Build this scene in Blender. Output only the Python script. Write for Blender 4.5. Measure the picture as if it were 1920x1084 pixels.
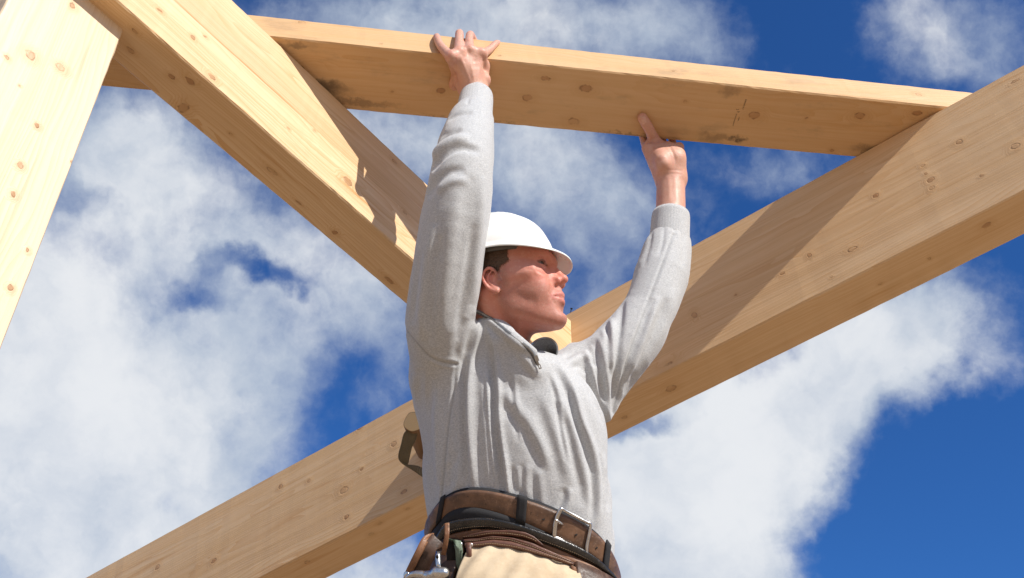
import bpy, math, random
import numpy as np
from mathutils import Matrix, Vector
random.seed(7); RNG = np.random.default_rng(7)
for _o in list(bpy.data.objects): bpy.data.objects.remove(_o)
SC = bpy.context.scene; COL = SC.collection

# ------------------------------------------------------------------ camera
FPX = 2000.0; TH = math.radians(38); CAMZ = 0.30
cd = bpy.data.cameras.new('camera'); cam = bpy.data.objects.new('camera', cd); COL.objects.link(cam)
cd.sensor_width = 36; cd.lens = FPX / 1920 * 36; cd.clip_start = 0.05; cd.clip_end = 5000
cam.location = (0, 0, CAMZ); cam.rotation_euler = (math.pi / 2 + TH, 0, 0)
SC.camera = cam
SC.view_settings.view_transform = 'Standard'; SC.view_settings.look = 'None'
SC.view_settings.gamma = 1; SC.view_settings.exposure = 0.45
SC.cycles.max_bounces = 8; SC.cycles.diffuse_bounces = 5

# ------------------------------------------------------------------ node helper
class NT:
    def __init__(s, tree): s.t = tree; s.t.nodes.clear()
    def n(s, typ, ins=None, out=0, **kw):
        nd = s.t.nodes.new(typ)
        for k, v in kw.items(): setattr(nd, k, v)
        for k, v in (ins or {}).items():
            if isinstance(v, bpy.types.NodeSocket): s.t.links.new(v, nd.inputs[k])
            else: nd.inputs[k].default_value = v
        return nd if out is None else nd.outputs[out]
    def m(s, op, a, b=0.0, c=0.0, clamp=False): return s.n('ShaderNodeMath', {0: a, 1: b, 2: c}, operation=op, use_clamp=clamp)
    def v(s, op, a, b=(0, 0, 0), out=0): return s.n('ShaderNodeVectorMath', {0: a, 1: b}, out, operation=op)
    def noise(s, vec, scale, detail=3, rough=0.5, out=0, dist=0.0): return s.n('ShaderNodeTexNoise', {'Vector': vec, 'Scale': scale, 'Detail': detail, 'Roughness': rough, 'Distortion': dist}, out)
    def mr(s, v, a, b, c=0.0, d=1.0, smooth=True): return s.n('ShaderNodeMapRange', {'Value': v, 'From Min': a, 'From Max': b, 'To Min': c, 'To Max': d}, interpolation_type='SMOOTHSTEP' if smooth else 'LINEAR')
    def mix(s, f, a, b, mode='MIX'):
        nd = s.t.nodes.new('ShaderNodeMix'); nd.data_type = 'RGBA'; nd.blend_type = mode
        for k, v in ((0, f), (6, a), (7, b)):
            if isinstance(v, bpy.types.NodeSocket): s.t.links.new(v, nd.inputs[k])
            else: nd.inputs[k].default_value = (*v, 1) if (k > 0 and len(v) == 3) else v
        return nd.outputs[2]
    def ramp(s, f, stops):
        nd = s.t.nodes.new('ShaderNodeValToRGB'); s.t.links.new(f, nd.inputs[0]); e = nd.color_ramp.elements
        e[0].position, e[0].color = stops[0][0], (*stops[0][1], 1); e[1].position, e[1].color = stops[-1][0], (*stops[-1][1], 1)
        for p, c in stops[1:-1]: x = e.new(p); x.color = (*c, 1)
        return nd.outputs[0]
    def xyz(s, v): nd = s.n('ShaderNodeSeparateXYZ', {0: v}, None); return nd.outputs
    def comb(s, x, y, z): return s.n('ShaderNodeCombineXYZ', {0: x, 1: y, 2: z})

def cam_axes():
    return (Vector((1, 0, 0)), Vector((0, -math.sin(TH), math.cos(TH))), Vector((0, math.cos(TH), math.sin(TH))))

# ------------------------------------------------------------------ sky
SUN_AZ, SUN_EL = math.radians(46.0), math.radians(36.5)   # azimuth to the right of straight behind the camera
SDIR = Vector((math.sin(SUN_AZ) * math.cos(SUN_EL), -math.cos(SUN_AZ) * math.cos(SUN_EL), math.sin(SUN_EL)))
world = bpy.data.worlds.new('World'); SC.world = world; world.use_nodes = True
W = NT(world.node_tree)
sky = W.n('ShaderNodeTexSky', sky_type='NISHITA', sun_disc=False, sun_elevation=SUN_EL, sun_rotation=math.atan2(SDIR.x, SDIR.y), altitude=300, air_density=1.0, dust_density=0.3, ozone_density=3.0)
dirv = W.n('ShaderNodeTexCoord', None, 0)
axR, axU, axF = cam_axes()
# directions as gnomonic coordinates about one fixed heading of the sky
gf = W.m('MAXIMUM', W.v('DOT_PRODUCT', dirv, axF[:], 1), 0.12)
dF = W.v('DOT_PRODUCT', dirv, axF[:], 1)
gu = W.m('DIVIDE', W.v('DOT_PRODUCT', dirv, axR[:], 1), gf)
gv = W.m('DIVIDE', W.v('DOT_PRODUCT', dirv, axU[:], 1), gf)
g0 = W.comb(gu, gv, 0.0)
w1 = W.v('SUBTRACT', W.noise(g0, 4.0, 5, 0.6, 1), (.5, .5, .5))
w2 = W.v('SUBTRACT', W.noise(g0, 14.0, 5, 0.62, 1), (.5, .5, .5))
g = W.v('ADD', g0, W.v('ADD', W.n('ShaderNodeVectorMath', {0: w1, 3: 0.12}, operation='SCALE'), W.n('ShaderNodeVectorMath', {0: w2, 3: 0.06}, operation='SCALE')))
# x, y (photo pixels), radius x, radius y, turn in degrees, amount
CLOUDS = [(120, 900, 480, 380, 0, 1.15), (60, 560, 380, 280, 10, .75), (330, 300, 330, 190, -25, .62), (430, 760, 230, 200, 0, .40), (200, 230, 180, 120, 0, .25),
          (560, 560, 280, 170, 20, .50), (700, 240, 220, 120, 0, .60), (1000, 280, 210, 220, 0, .62), (690, 640, 170, 240, 0, .36), (900, 50, 420, 120, 8, .60), (1240, 90, 240, 120, 0, .45),
          (1770, 60, 250, 140, 10, .48), (1480, 770, 430, 210, 24, 1.05), (1720, 650, 200, 150, 0, .75), (1300, 960, 300, 250, 0, .85),
          (1240, 1080, 280, 180, 0, .6), (640, 1060, 300, 110, 0, .75), (1120, 480, 160, 170, 0, .42), (1230, 880, 120, 160, 0, .3),
          (520, 50, 160, 70, 0, .35), (1490, 320, 160, 90, 0, .30), (1250, 330, 170, 130, 0, .22), (1380, 1020, 160, 120, 0, .3),
          (500, 500, 130, 34, -8, -.45), (370, 540, 90, 40, 0, -.34), (620, 700, 100, 90, 0, -.30), (470, 510, 130, 30, -6, -.2), (780, 330, 200, 130, 0, .25), (820, 120, 300, 120, 0, .2), (350, 420, 350, 160, -15, .25), (160, 370, 80, 50, 0, -.25), (230, 40, 200, 80, 0, -.3),
          (1820, 960, 330, 180, 10, -1.1), (1240, 790, 90, 34, 10, -.7), (1280, 985, 60, 50, 0, -.25), (620, 800, 130, 60, -20, -.25), (1520, 20, 130, 160, 0, -.35), (1440, 190, 260, 60, 6, -.2), (1650, 400, 200, 120, 0, -.3)]
dens = None
for x, y, rx, ry, an, am in CLOUDS:
    mp = W.n('ShaderNodeMapping', {'Vector': g, 'Location': ((x - 960) / FPX, (542 - y) / FPX, 0), 'Rotation': (0, 0, math.radians(an)), 'Scale': (rx / FPX, ry / FPX, 1)}, vector_type='TEXTURE')
    b = W.mr(W.v('LENGTH', mp, out=1), 0.0, 1.25, am, 0.0)
    dens = b if dens is None else W.m('ADD', dens, b)
fb = W.noise(g0, 9.0, 8, 0.58)
fb2 = W.noise(W.v('MULTIPLY', g, (1.4, 1.0, 1.0)), 30.0, 6, 0.6)
d1 = W.m('ADD', dens, W.m('MULTIPLY', W.m('SUBTRACT', fb, .5), 1.25))
d1 = W.m('ADD', d1, W.m('MULTIPLY', W.m('SUBTRACT', fb2, .5), .35))
cov = W.mr(d1, -0.04, .84)
dz = W.xyz(dirv)[2]
rear = W.m('MULTIPLY', W.mr(dF, .62, .25), W.mr(W.noise(W.v('MULTIPLY', dirv, (1, 1, 1.6)), 3.2, 6, .6), .36, .56))      # unseen broken cloud, added outside the view to brighten the shade
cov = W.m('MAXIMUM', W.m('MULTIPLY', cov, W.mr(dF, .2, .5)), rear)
tone = W.mr(W.m('ADD', W.m('MULTIPLY', W.m('MINIMUM', d1, 1.1), .55), W.m('MULTIPLY', W.m('SUBTRACT', W.noise(g, 6.0, 6, .55), .5), 1.7)), 0.05, .80)
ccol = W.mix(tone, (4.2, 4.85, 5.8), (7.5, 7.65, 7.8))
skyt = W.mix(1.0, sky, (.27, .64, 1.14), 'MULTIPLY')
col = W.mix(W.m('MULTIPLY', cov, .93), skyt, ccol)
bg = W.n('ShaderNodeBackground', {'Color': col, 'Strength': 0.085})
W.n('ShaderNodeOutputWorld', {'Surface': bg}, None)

# ------------------------------------------------------------------ sun
sd = bpy.data.lights.new('sun', 'SUN'); sd.energy = 4.1; sd.angle = math.radians(0.55); sd.color = (1.0, .95, .87)
so = bpy.data.objects.new('sun', sd); COL.objects.link(so)
so.rotation_euler = SDIR.to_track_quat('Z', 'Y').to_euler(); so.location = (3, -3, 6)

# ------------------------------------------------------------------ maths in camera-based metres: (right, up, forward)
RM = np.array([list(axR), list(axU), list(axF)]).T
def P(x, y, d): return np.array([(x - 960) / FPX * d, (542 - y) / FPX * d, d])
def toW(c): return np.asarray(c) @ RM.T + np.array([0, 0, CAMZ])
def toC(w): return (np.asarray(w) - np.array([0, 0, CAMZ])) @ RM
def pix(c): c = np.asarray(c); return np.stack([960 + FPX * c[..., 0] / c[..., 2], 542 - FPX * c[..., 1] / c[..., 2]], -1)
def unit(v): v = np.asarray(v, float); return v / np.linalg.norm(v)
def vup(w): return np.asarray(w) @ RM      # world direction to camera metres

# ------------------------------------------------------------------ object helpers
def mat(name):
    m = bpy.data.materials.new(name); m.use_nodes = True; return m, NT(m.node_tree)
def finish(m, T, bsdf): T.n('ShaderNodeOutputMaterial', {'Surface': bsdf}, None); return m
def tag(o, label=None, cat=None, group=None, kind=None):
    if label: o['label'] = label
    if cat: o['category'] = cat
    if group: o['group'] = group
    if kind: o['kind'] = kind
    return o
def empty(name, loc):
    o = bpy.data.objects.new(name, None); COL.objects.link(o); o.location = loc; o.empty_display_size = .1
    return o
def mesh(name, V, F, m, parent=None, smooth=True, origin=None, M=None, attrs=None):
    """V in world metres; the object's own frame is M (4x4) or a plain shift to its parent's / its own origin"""
    V = np.asarray(V, float).reshape(-1, 3)
    if M is None:
        if parent is not None:
            o0 = Vector((0, 0, 0)); q = parent
            while q is not None: o0 = o0 + q.location; q = q.parent
            L = V - np.array(o0)
        else:
            o0 = V.mean(0) if origin is None else np.asarray(origin, float); L = V - o0
    else:
        Mi = np.array(M.inverted()); L = V @ Mi[:3, :3].T + Mi[:3, 3]
    me = bpy.data.meshes.new(name)
    if isinstance(F, np.ndarray):
        k = F.shape[1]; me.vertices.add(len(L)); me.vertices.foreach_set('co', L.astype(np.float32).ravel())
        me.loops.add(F.size); me.loops.foreach_set('vertex_index', F.astype(np.int32).ravel())
        me.polygons.add(len(F)); me.polygons.foreach_set('loop_start', np.arange(0, F.size, k, dtype=np.int32))
        me.polygons.foreach_set('loop_total', np.full(len(F), k, np.int32)); me.update(calc_edges=True)
    else:
        me.from_pydata(L.tolist(), [], F)
    me.validate(); me.polygons.foreach_set('use_smooth', [smooth] * len(me.polygons))
    for an, av in (attrs or {}).items():
        av = np.asarray(av, np.float32)
        if av.ndim == 1: a = me.attributes.new(an, 'FLOAT', 'POINT'); a.data.foreach_set('value', av)
        else:
            a = me.attributes.new(an, 'FLOAT_COLOR', 'POINT'); a.data.foreach_set('color', np.c_[av, np.ones(len(av), np.float32)].ravel())
    o = bpy.data.objects.new(name, me); COL.objects.link(o); me.materials.append(m)
    if parent is not None: o.parent = parent
    elif M is not None: o.matrix_world = M
    else: o.location = o0
    return o

# ------------------------------------------------------------------ materials: timber
def wood(name, lam=0.0, seed=0.0, warm=0.0, rough_sawn=0.0, knots=1.0, tone=1.0, ax=0, grime=0.0, marks=None, real=None, streaks=.5, vthin=.22, pale=0.0):
    """long axis is the object's x; lam = height of the glued laminations along z"""
    m, T = mat(name)
    p = T.n('ShaderNodeTexCoord', None, 3)
    x, y, z = T.xyz(p)
    if lam:
        li = T.m('FLOOR', T.m('DIVIDE', T.m('ADD', z, 2.0), lam))
        rn = T.n('ShaderNodeTexWhiteNoise', {'Vector': T.comb(li, seed, 0.3)}, 1)
        rv = T.n('ShaderNodeTexWhiteNoise', {'Vector': T.comb(li, seed, 0.3)}, 0)
    else:
        rn = T.n('ShaderNodeTexWhiteNoise', {'Vector': (seed, 1.7, .2)}, 1); rv = None
    q = T.v('ADD', p, T.v('MULTIPLY', rn, (9.0, 5.0, 7.0)))
    # knots
    vor = T.n('ShaderNodeTexVoronoi', {'Vector': T.v('ADD', T.v('MULTIPLY', q, (3.6, 9.0, 9.0)), (seed, seed * 1.7, 0)), 'Scale': 1.0, 'Randomness': 1.0}, None)
    kd = vor.outputs['Distance']; kr = T.xyz(vor.outputs['Color'])
    kn = T.m('ADD', kd, T.m('MULTIPLY', T.m('SUBTRACT', T.noise(q, 60, 2), .5), .05))
    size = T.m('ADD', .035, T.m('MULTIPLY', kr[0], .075 * knots))
    nd_ = T.m('ADD', T.m('DIVIDE', kn, size), T.m('MULTIPLY', T.m('LESS_THAN', kr[1], vthin), 9.0))
    jit_ = T.v('SUBTRACT', T.noise(p, 95, 2, .5, 1), (.5, .5, .5)); pj = T.v('ADD', p, T.n('ShaderNodeVectorMath', {0: jit_, 3: .0075}, operation='SCALE'))
    for (lx, ly, lz, ra_, rb_) in (real or []):
        mp_ = T.n('ShaderNodeMapping', {'Vector': pj, 'Location': (lx, ly, lz), 'Scale': (ra_, rb_, rb_)}, vector_type='TEXTURE')
        nd_ = T.m('MINIMUM', nd_, T.v('LENGTH', mp_, out=1))
    knot = T.mr(nd_, .8, 1.15, 1, 0)
    ring = T.mr(T.m('ABSOLUTE', T.m('SUBTRACT', nd_, .95)), 0, .3, 1, 0)
    halo = T.mr(nd_, 1.0, 3.4, 1, 0)
    # growth rings, bent round the knots
    wv = T.noise(T.v('MULTIPLY', q, (1.1, 7, 7)), 1.0, 3, .5, 1)
    wy, wz = T.xyz(T.v('SUBTRACT', wv, (.5, .5, .5)))[1:]
    sep = T.xyz(q)
    ry = T.m('ADD', T.m('MODULO', sep[1], .31), T.m('MULTIPLY', wy, .10)); rz = T.m('ADD', T.m('MODULO', sep[2], .27), T.m('MULTIPLY', wz, .10))
    r = T.m('SQRT', T.m('ADD', T.m('POWER', T.m('SUBTRACT', ry, .13), 2), T.m('POWER', T.m('SUBTRACT', rz, .11), 2)))
    r = T.m('ADD', r, T.m('MULTIPLY', halo, .018))
    band = T.m('FRACT', T.m('MULTIPLY', T.m('ADD', r, T.m('MULTIPLY', T.noise(T.v('MULTIPLY', q, (3, 30, 30)), 1.0, 2), .006)), 150.0))
    late = T.m('POWER', band, 2.2)
    amp = T.mr(T.noise(T.v('MULTIPLY', q, (1.5, 20, 20)), 1.0, 2), .35, .7, .12, 1.0)
    fib = T.noise(T.v('MULTIPLY', q, (6, 420, 420)), 1.0, 3, .6)
    fib2 = T.noise(T.v('MULTIPLY', q, (3, 90, 90)), 1.0, 3, .55)
    streak = T.mr(T.noise(T.v('MULTIPLY', q, (2.2, 45, 45)), 1.0, 3, .6), .60, .72)
    big = T.noise(T.v('MULTIPLY', q, (1.5, 6, 6)), 1.0, 2)
    k = tone
    base = T.mix(big, (.73 * k, .515 * k, .30 * k), (.86 * k, .69 * k, .475 * k))
    c = T.mix(T.m('MULTIPLY', T.m('MULTIPLY', late, amp), .82), base, (.60 * k, .345 * k, .145 * k))
    c = T.mix(T.mr(fib2, .35, .70, 0, .48), c, (.62 * k, .41 * k, .21 * k))
    c = T.mix(T.mr(fib, .3, .8, 0, .25), c, (.86 * k, .68 * k, .45 * k))
    c = T.mix(T.m('MULTIPLY', streak, streaks), c, (.52 * k, .26 * k, .085 * k))
    if rv is not None: c = T.mix(1.0, c, T.mix(rv, (.88, .82, .75), (1.05, 1.03, 1.0)), 'MULTIPLY')
    if pale: c = T.mix(pale, c, (.80, .69, .54))
    if warm: c = T.mix(warm, c, (.66 * k, .37 * k, .15 * k))
    c = T.mix(T.m('MULTIPLY', halo, .34), c, (.58 * k, .33 * k, .14 * k))
    kv_ = T.noise(T.v('MULTIPLY', q, (6, 14, 14)), 1.0, 1)
    c = T.mix(T.m('MULTIPLY', knot, T.mr(kv_, .38, .66, .22, .78)), c, (.38, .19, .08))
    c = T.mix(T.m('MULTIPLY', ring, T.mr(T.noise(T.v('MULTIPLY', p, (90, 90, 90)), 1.0, 2), .40, .66, .0, .60)), c, (.17, .075, .03))
    if grime:
        gr = T.mr(T.noise(T.v('MULTIPLY', p, (5, 12, 12)), 1.0, 6, .7), .52, .72)
        c = T.mix(T.m('MULTIPLY', gr, grime), c, (.16, .125, .09))
    for (mx, my, mz, rx, ry_, rz_, am) in (marks or []):
        mm = T.n('ShaderNodeMapping', {'Vector': T.v('ADD', p, T.n('ShaderNodeVectorMath', {0: T.v('SUBTRACT', T.noise(p, 40, 4, .7, 1), (.5, .5, .5)), 3: .05}, operation='SCALE')), 'Location': (mx, my, mz), 'Scale': (rx, ry_, rz_)}, vector_type='TEXTURE')
        c = T.mix(T.mr(T.v('LENGTH', mm, out=1), .2, 1.0, am, 0), c, (.07, .05, .035))
    if lam:
        lf = T.m('FRACT', T.m('DIVIDE', T.m('ADD', z, 2.0), lam)); gl = T.mr(T.m('ABSOLUTE', T.m('SUBTRACT', lf, .5)), .475, .5, 0, .35)
        c = T.mix(gl, c, (.45, .27, .12))
    h = T.m('ADD', T.m('MULTIPLY', fib2, .5), T.m('MULTIPLY', late, .25))
    h = T.m('SUBTRACT', h, T.m('MULTIPLY', ring, .6))
    if rough_sawn: h = T.m('ADD', h, T.m('MULTIPLY', T.noise(T.v('MULTIPLY', p, (40, 500, 500)), 1.0, 4, .7), rough_sawn))
    bp = T.n('ShaderNodeBump', {'Height': h, 'Strength': .55, 'Distance': .0016})
    rg = T.mr(fib2, .3, .7, .42, .62)
    return finish(m, T, T.n('ShaderNodeBsdfPrincipled', {'Base Color': c, 'Roughness': rg, 'Normal': bp, 'Specular IOR Level': .35}))

# ------------------------------------------------------------------ fitted timber frame
def beam_mesh(name, o, ex, ey, ez, L0, L1, wy, hz, m, ch=.003, cut0=None, cut1=None, jit=.0005, seg=90, bow=0.0, parent=None):
    """box along ex from L0 to L1, spanning 0..wy on ey and 0..hz on ez (camera metres); cut planes are (point, normal)"""
    r = [(ch, 0), (wy - ch, 0), (wy, ch), (wy, hz - ch), (wy - ch, hz), (ch, hz), (0, hz - ch), (0, ch)]
    n = len(r); V = []; ts = np.linspace(L0, L1, seg + 1)
    wob = np.cumsum(RNG.normal(0, jit * .5, (seg + 1, n, 2)), 0); wob -= np.linspace(0, 1, seg + 1)[:, None, None] * wob[-1]
    wob = wob * .35 + RNG.normal(0, jit * .35, (seg + 1, n, 2))
    for i, t in enumerate(ts):
        s = (t - L0) / (L1 - L0)
        for j, (a, b) in enumerate(r):
            p = o + ex * t + ey * (a + wob[i, j, 0]) + ez * (b + wob[i, j, 1] + bow * 4 * s * (1 - s))
            for cp in ((cut0 if i == 0 else None), (cut1 if i == seg else None)):
                if cp is not None: p = p + ex * (((cp[0] - p) @ cp[1]) / (ex @ cp[1]))
            V.append(p)
    F = []
    for i in range(seg):
        for j in range(n):
            k = (j + 1) % n; F.append((i * n + j, i * n + k, (i + 1) * n + k, (i + 1) * n + j))
    F.append(tuple(range(n - 1, -1, -1))); F.append(tuple(seg * n + j for j in range(n)))
    X, Y, Z = [RM @ v for v in (ex, ey, ez)]
    M = Matrix.Identity(4)
    for i in range(3): M[i][0], M[i][1], M[i][2] = X[i], Y[i], Z[i]
    base = toW(o + ex * ((L0 + L1) / 2))
    for i in range(3): M[i][3] = base[i]
    ob = mesh(name, toW(np.array(V)), F, m, parent=None, smooth=False, M=M)
    bm_fix(ob); return ob
def bm_fix(ob):
    import bmesh
    bm = bmesh.new(); bm.from_mesh(ob.data); bmesh.ops.recalc_face_normals(bm, faces=bm.faces); bm.to_mesh(ob.data); bm.free()

def loc_of(px_list, O, N, o, ex, ey, ez, L0, L1):
    """knots seen at picture places on the plane (O, N), as places and radii in the timber's own frame"""
    c0 = o + ex * ((L0 + L1) / 2); out = []
    for x, y, rx, ry in px_list:
        r_ = P(x, y, 1.0); w_ = r_ * ((O @ N) / (r_ @ N)); d_ = w_ - c0; out.append((float(d_ @ ex), float(d_ @ ey), float(d_ @ ez), rx * w_[2] / FPX * 1.02, ry * w_[2] / FPX * 1.08))
    return out
def fit_beam(vp, m0, D, tl, bl):
    d = unit(P(*vp, 1)); P0 = P(*m0, D); up = vup((0, 0, 1.)); s = unit(up - (up @ d) * d); b = unit(np.cross(d, s)); b = b if b[2] > 0 else -b
    def solve(v, l): n = np.cross(P(*l[0], 1), P(*l[1], 1)); return -(n @ P0) / (n @ v)
    return P0, d, s, b, solve(s, tl), solve(b, bl)
def atx(P0, d, x): k = (x - 960) / FPX; return P0 + d * ((k * P0[2] - P0[0]) / (d[0] - k * d[2]))

G0, gd, gs, gb, gh, gw = fit_beam((3141, 2563), (776, 489.6), 2.34, ((434.6, 0), (805, 349)), ((219, 111), (761, 571)))   # the rafter
B0, bd, bs, bb, bh, bw = fit_beam((-3950, 3330), (1280, 682), 2.55, ((161, 1084), (1920, 119)), ((610, 1084), (1920, 440)))  # the purlin
faceN = bb
tB = lambda x: (atx(B0, bd, x) - B0) @ bd
EXT = -1.6 if tB(2500) < tB(-420) else 1.6      # the beam runs on well outside the picture
kn_b = loc_of([(1745, 338, 7, 5), (1747, 353, 5, 4), (1736, 326, 3, 3), (1598, 468, 9, 4), (1518, 479, 4, 4), (1467, 513, 5, 3), (1903, 275, 8, 6), (1798, 267, 6, 5), (1642, 367, 5, 4), (1730, 311, 4, 3), (1380, 553, 3, 2), (1903, 153, 8, 3), (1302, 591, 5, 6),
               (645, 920, 9, 6), (738, 833, 6, 5), (526, 913, 5, 4), (295, 1064, 6, 4), (401, 1052, 6, 4), (650, 970, 6, 4), (579, 902, 4, 3), (758, 922, 7, 4), (678, 880, 4, 3), (674, 803, 6, 3), (1560, 520, 3, 2), (1840, 330, 4, 2)], B0, bb, B0, bd, bb, bs, tB(2500) + EXT, tB(-420)) \
     + loc_of([(1258, 728, 10, 8), (1171, 782, 6, 4), (1850, 422, 8, 6), (1651, 531, 4, 3), (1743, 484, 3, 3), (576, 1054, 6, 4), (696, 1001, 6, 4), (712, 981, 5, 3), (765, 954, 4, 3)], B0, bs, B0, bd, bb, bs, tB(2500) + EXT, tB(-420))
mat_big = wood('glulam_pine', lam=.054, warm=.30, seed=3.0, knots=.6, real=kn_b, vthin=.8, tone=1.0)
big = beam_mesh('ridge_beam', B0, bd, bb, bs, tB(2500) + EXT, tB(-420), bw, bh, mat_big, seg=200)
tag(big, kind='thing'); tag(big, 'long heavy glued pine beam sloping from upper right behind the worker to lower left', 'beam')
tD = lambda x: (atx(G0, gd, x) - G0) @ gd
kn_d = loc_of([(362, 70, 5, 4), (384, 68, 4, 2), (397, 144, 8, 5), (652, 341, 11, 8), (740, 303, 7, 3), (759, 399, 6, 3), (802, 376, 5, 3), (540, 240, 3, 2), (300, 20, 6, 3), (590, 245, 3, 2)], G0, gb, G0, gd, gb, gs, tD(-260), tD(1068)) \
     + loc_of([(321, 144, 7, 5), (356, 152, 10, 5), (343, 203, 9, 12), (433, 251, 4, 3), (511, 321, 13, 4), (628, 436, 6, 5), (730, 525, 12, 4), (253, 60, 7, 3), (245, 95, 8, 4), (560, 380, 8, 2)], G0, gs, G0, gd, gb, gs, tD(-260), tD(1068))
mat_diag = wood('glulam_pale_pine', lam=.045, seed=11.0, knots=.6, real=kn_d, vthin=.8, streaks=.8, tone=1.02, warm=.10)
diag = beam_mesh('rafter', G0, gd, gb, gs, tD(-260), tD(1068), gw, gh, mat_diag, cut1=(B0 - bb * .001, faceN), seg=120)
tag(diag, kind='thing'); tag(diag, 'sunlit pale glued rafter running from the post at upper left down behind the arm', 'beam')
# post under the rafter
t_ = (G0 @ gs) / (P(232, 57, 1) @ gs); K = P(232, 57, 1) * t_
upc = vup((0, 0, 1.)); kk = .72; q0 = K - upc * kk; foot = P(0, 660, 1) * (q0[2]); pax = unit(K - foot)
hd = unit(gd - (gd @ pax) * pax); pb = unit(np.cross(pax, hd)); pb = pb if pb[2] > 0 else -pb
pl = CAMZ + (RM @ K)[2]; plen = pl / (RM @ pax)[2]
kn_p = loc_of([(57, 104, 10, 9), (114, 127, 7, 8), (136, 11, 7, 5), (12, 108, 4, 4), (37, 161, 2, 2), (70, 236, 5, 4), (38, 311, 6, 5), (25, 365, 6, 5), (134, 303, 3, 2), (185, 200, 3, 2), (20, 540, 6, 5), (52, 470, 4, 3)], K - hd * .195, pb, K - hd * .195, -pax, hd, pb, -.3, plen)
mat_post = wood('solid_spruce', lam=0, seed=5.0, knots=.6, tone=1.0, pale=.38, real=kn_p, vthin=.85)
post = beam_mesh('post', K - hd * .195, -pax, hd, pb, -.3, plen, .195, .13, mat_post, cut0=(K - gs * .001, gs), seg=90)
tag(post, kind='thing'); tag(post, 'bright upright square spruce post holding up the rafter at the left edge', 'post')
# the board laid over both
def cross_top(P0, s, h, d, yf, lo, hi):
    xs = np.linspace(lo, hi, 3000); A = np.array([atx(P0 + h * s, d, x) for x in xs]); i = np.argmin(np.abs(pix(A)[:, 1] - np.array([yf(x) for x in xs]))); return A[i]
yM = lambda x: np.interp(x, [-200, 512, 803, 1100, 1760, 2100], [-11, 70.8, 104, 137.6, 201.6, 234])
yB = lambda x: np.interp(x, [0, 277, 653, 1100, 1580, 2100], [129, 160.5, 203, 251.6, 298.6, 349])
n1, n2 = cross_top(G0, gs, gh, gd, yM, 480, 620), cross_top(B0, bs, bh, bd, yM, 1650, 1850)
f1, f2 = cross_top(G0, gs, gh, gd, yB, 600, 720), cross_top(B0, bs, bh, bd, yB, 1500, 1650)
pd = unit(n2 - n1); pw = (f1 - n1) - ((f1 - n1) @ pd) * pd; pw2 = (f2 - n2) - ((f2 - n2) @ pd) * pd
pwid = (np.linalg.norm(pw) + np.linalg.norm(pw2)) / 2; pw = unit(unit(pw) + unit(pw2)); pn = unit(np.cross(pd, pw)); pn = pn if (RM @ pn)[2] > 0 else -pn
PL_H = .086
tP = lambda x: (atx(n1, pd, x) - n1) @ pd
def lp(l, N=None, O=None): return loc_of(l, n1 + pn * .004 if O is None else O, pn if N is None else N, n1 + pn * .004, pd, pw, pn, tP(-330), tP(2060))
kn_l = lp([(1099, 166, 12, 7), (989, 183, 9, 6), (1023, 147, 9, 4), (1075, 227, 11, 6), (1414, 216, 11, 7), (1612, 217, 10, 6), (1720, 212, 10, 5), (845, 112, 5, 3), (560, 128, 9, 5), (1285, 190, 3, 2), (1512, 222, 3, 2), (735, 172, 3, 2), (1560, 282, 5, 3), (827, 170, 8, 5)]) + lp([(937, 105, 3, 2), (715, 82, 2, 2), (1262, 134, 4, 2), (1722, 178, 6, 4), (565, 42, 7, 4)], pw)
mk_ = []
for x_, y_, rx_, ry_, am_ in ((604, 165, 70, 22, .75), (660, 190, 120, 10, .45), (555, 84, 25, 12, .5), (1383, 262, 30, 10, .75), (1345, 258, 60, 14, .4), (1368, 170, 26, 18, .35), (1640, 280, 60, 10, .5), (1200, 255, 120, 8, .5), (900, 228, 140, 7, .45)):
    a_, b_, c_, ra_, rb_ = lp([(x_, y_, rx_, ry_)])[0]; mk_.append((a_, b_, c_, ra_, rb_, rb_, am_))
mat_plank = wood('sawn_board_pine', lam=0, seed=8.0, warm=.60, tone=.92, knots=.7, grime=.30, marks=mk_, real=kn_l, vthin=.8)
plank = beam_mesh('roof_board', n1 + pn * .004, pd, pw, pn, tP(-330), tP(2060), pwid, PL_H, mat_plank, seg=150, bow=-.0)
tag(plank, 'thick pine board lying across the rafter and the long beam, held up by both hands', 'board')
def on_plane(x, y, O, N): r = P(x, y, 1); return r * ((O @ N) / (r @ N))

# ground
m, T = mat('trampled_soil')
p = T.n('ShaderNodeTexCoord', None, 3)
n_ = T.noise(p, .8, 8, .6); n2_ = T.noise(p, 14, 6, .6)
c = T.mix(T.mr(n_, .3, .7), (.33, .225, .13), (.46, .335, .21)); c = T.mix(T.mr(n2_, .4, .7, 0, .5), c, (.16, .12, .085))
finish(m, T, T.n('ShaderNodeBsdfPrincipled', {'Base Color': c, 'Roughness': .95, 'Normal': T.n('ShaderNodeBump', {'Height': n2_, 'Strength': .8, 'Distance': .03})}))
s_ = 1500.0
gr = mesh('ground', [(-s_, -s_, 0), (s_, -s_, 0), (s_, s_, 0), (-s_, s_, 0)], [(0, 1, 2, 3)], m, smooth=False, origin=(0, 0, 0)); tag(gr, kind='structure')

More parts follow.
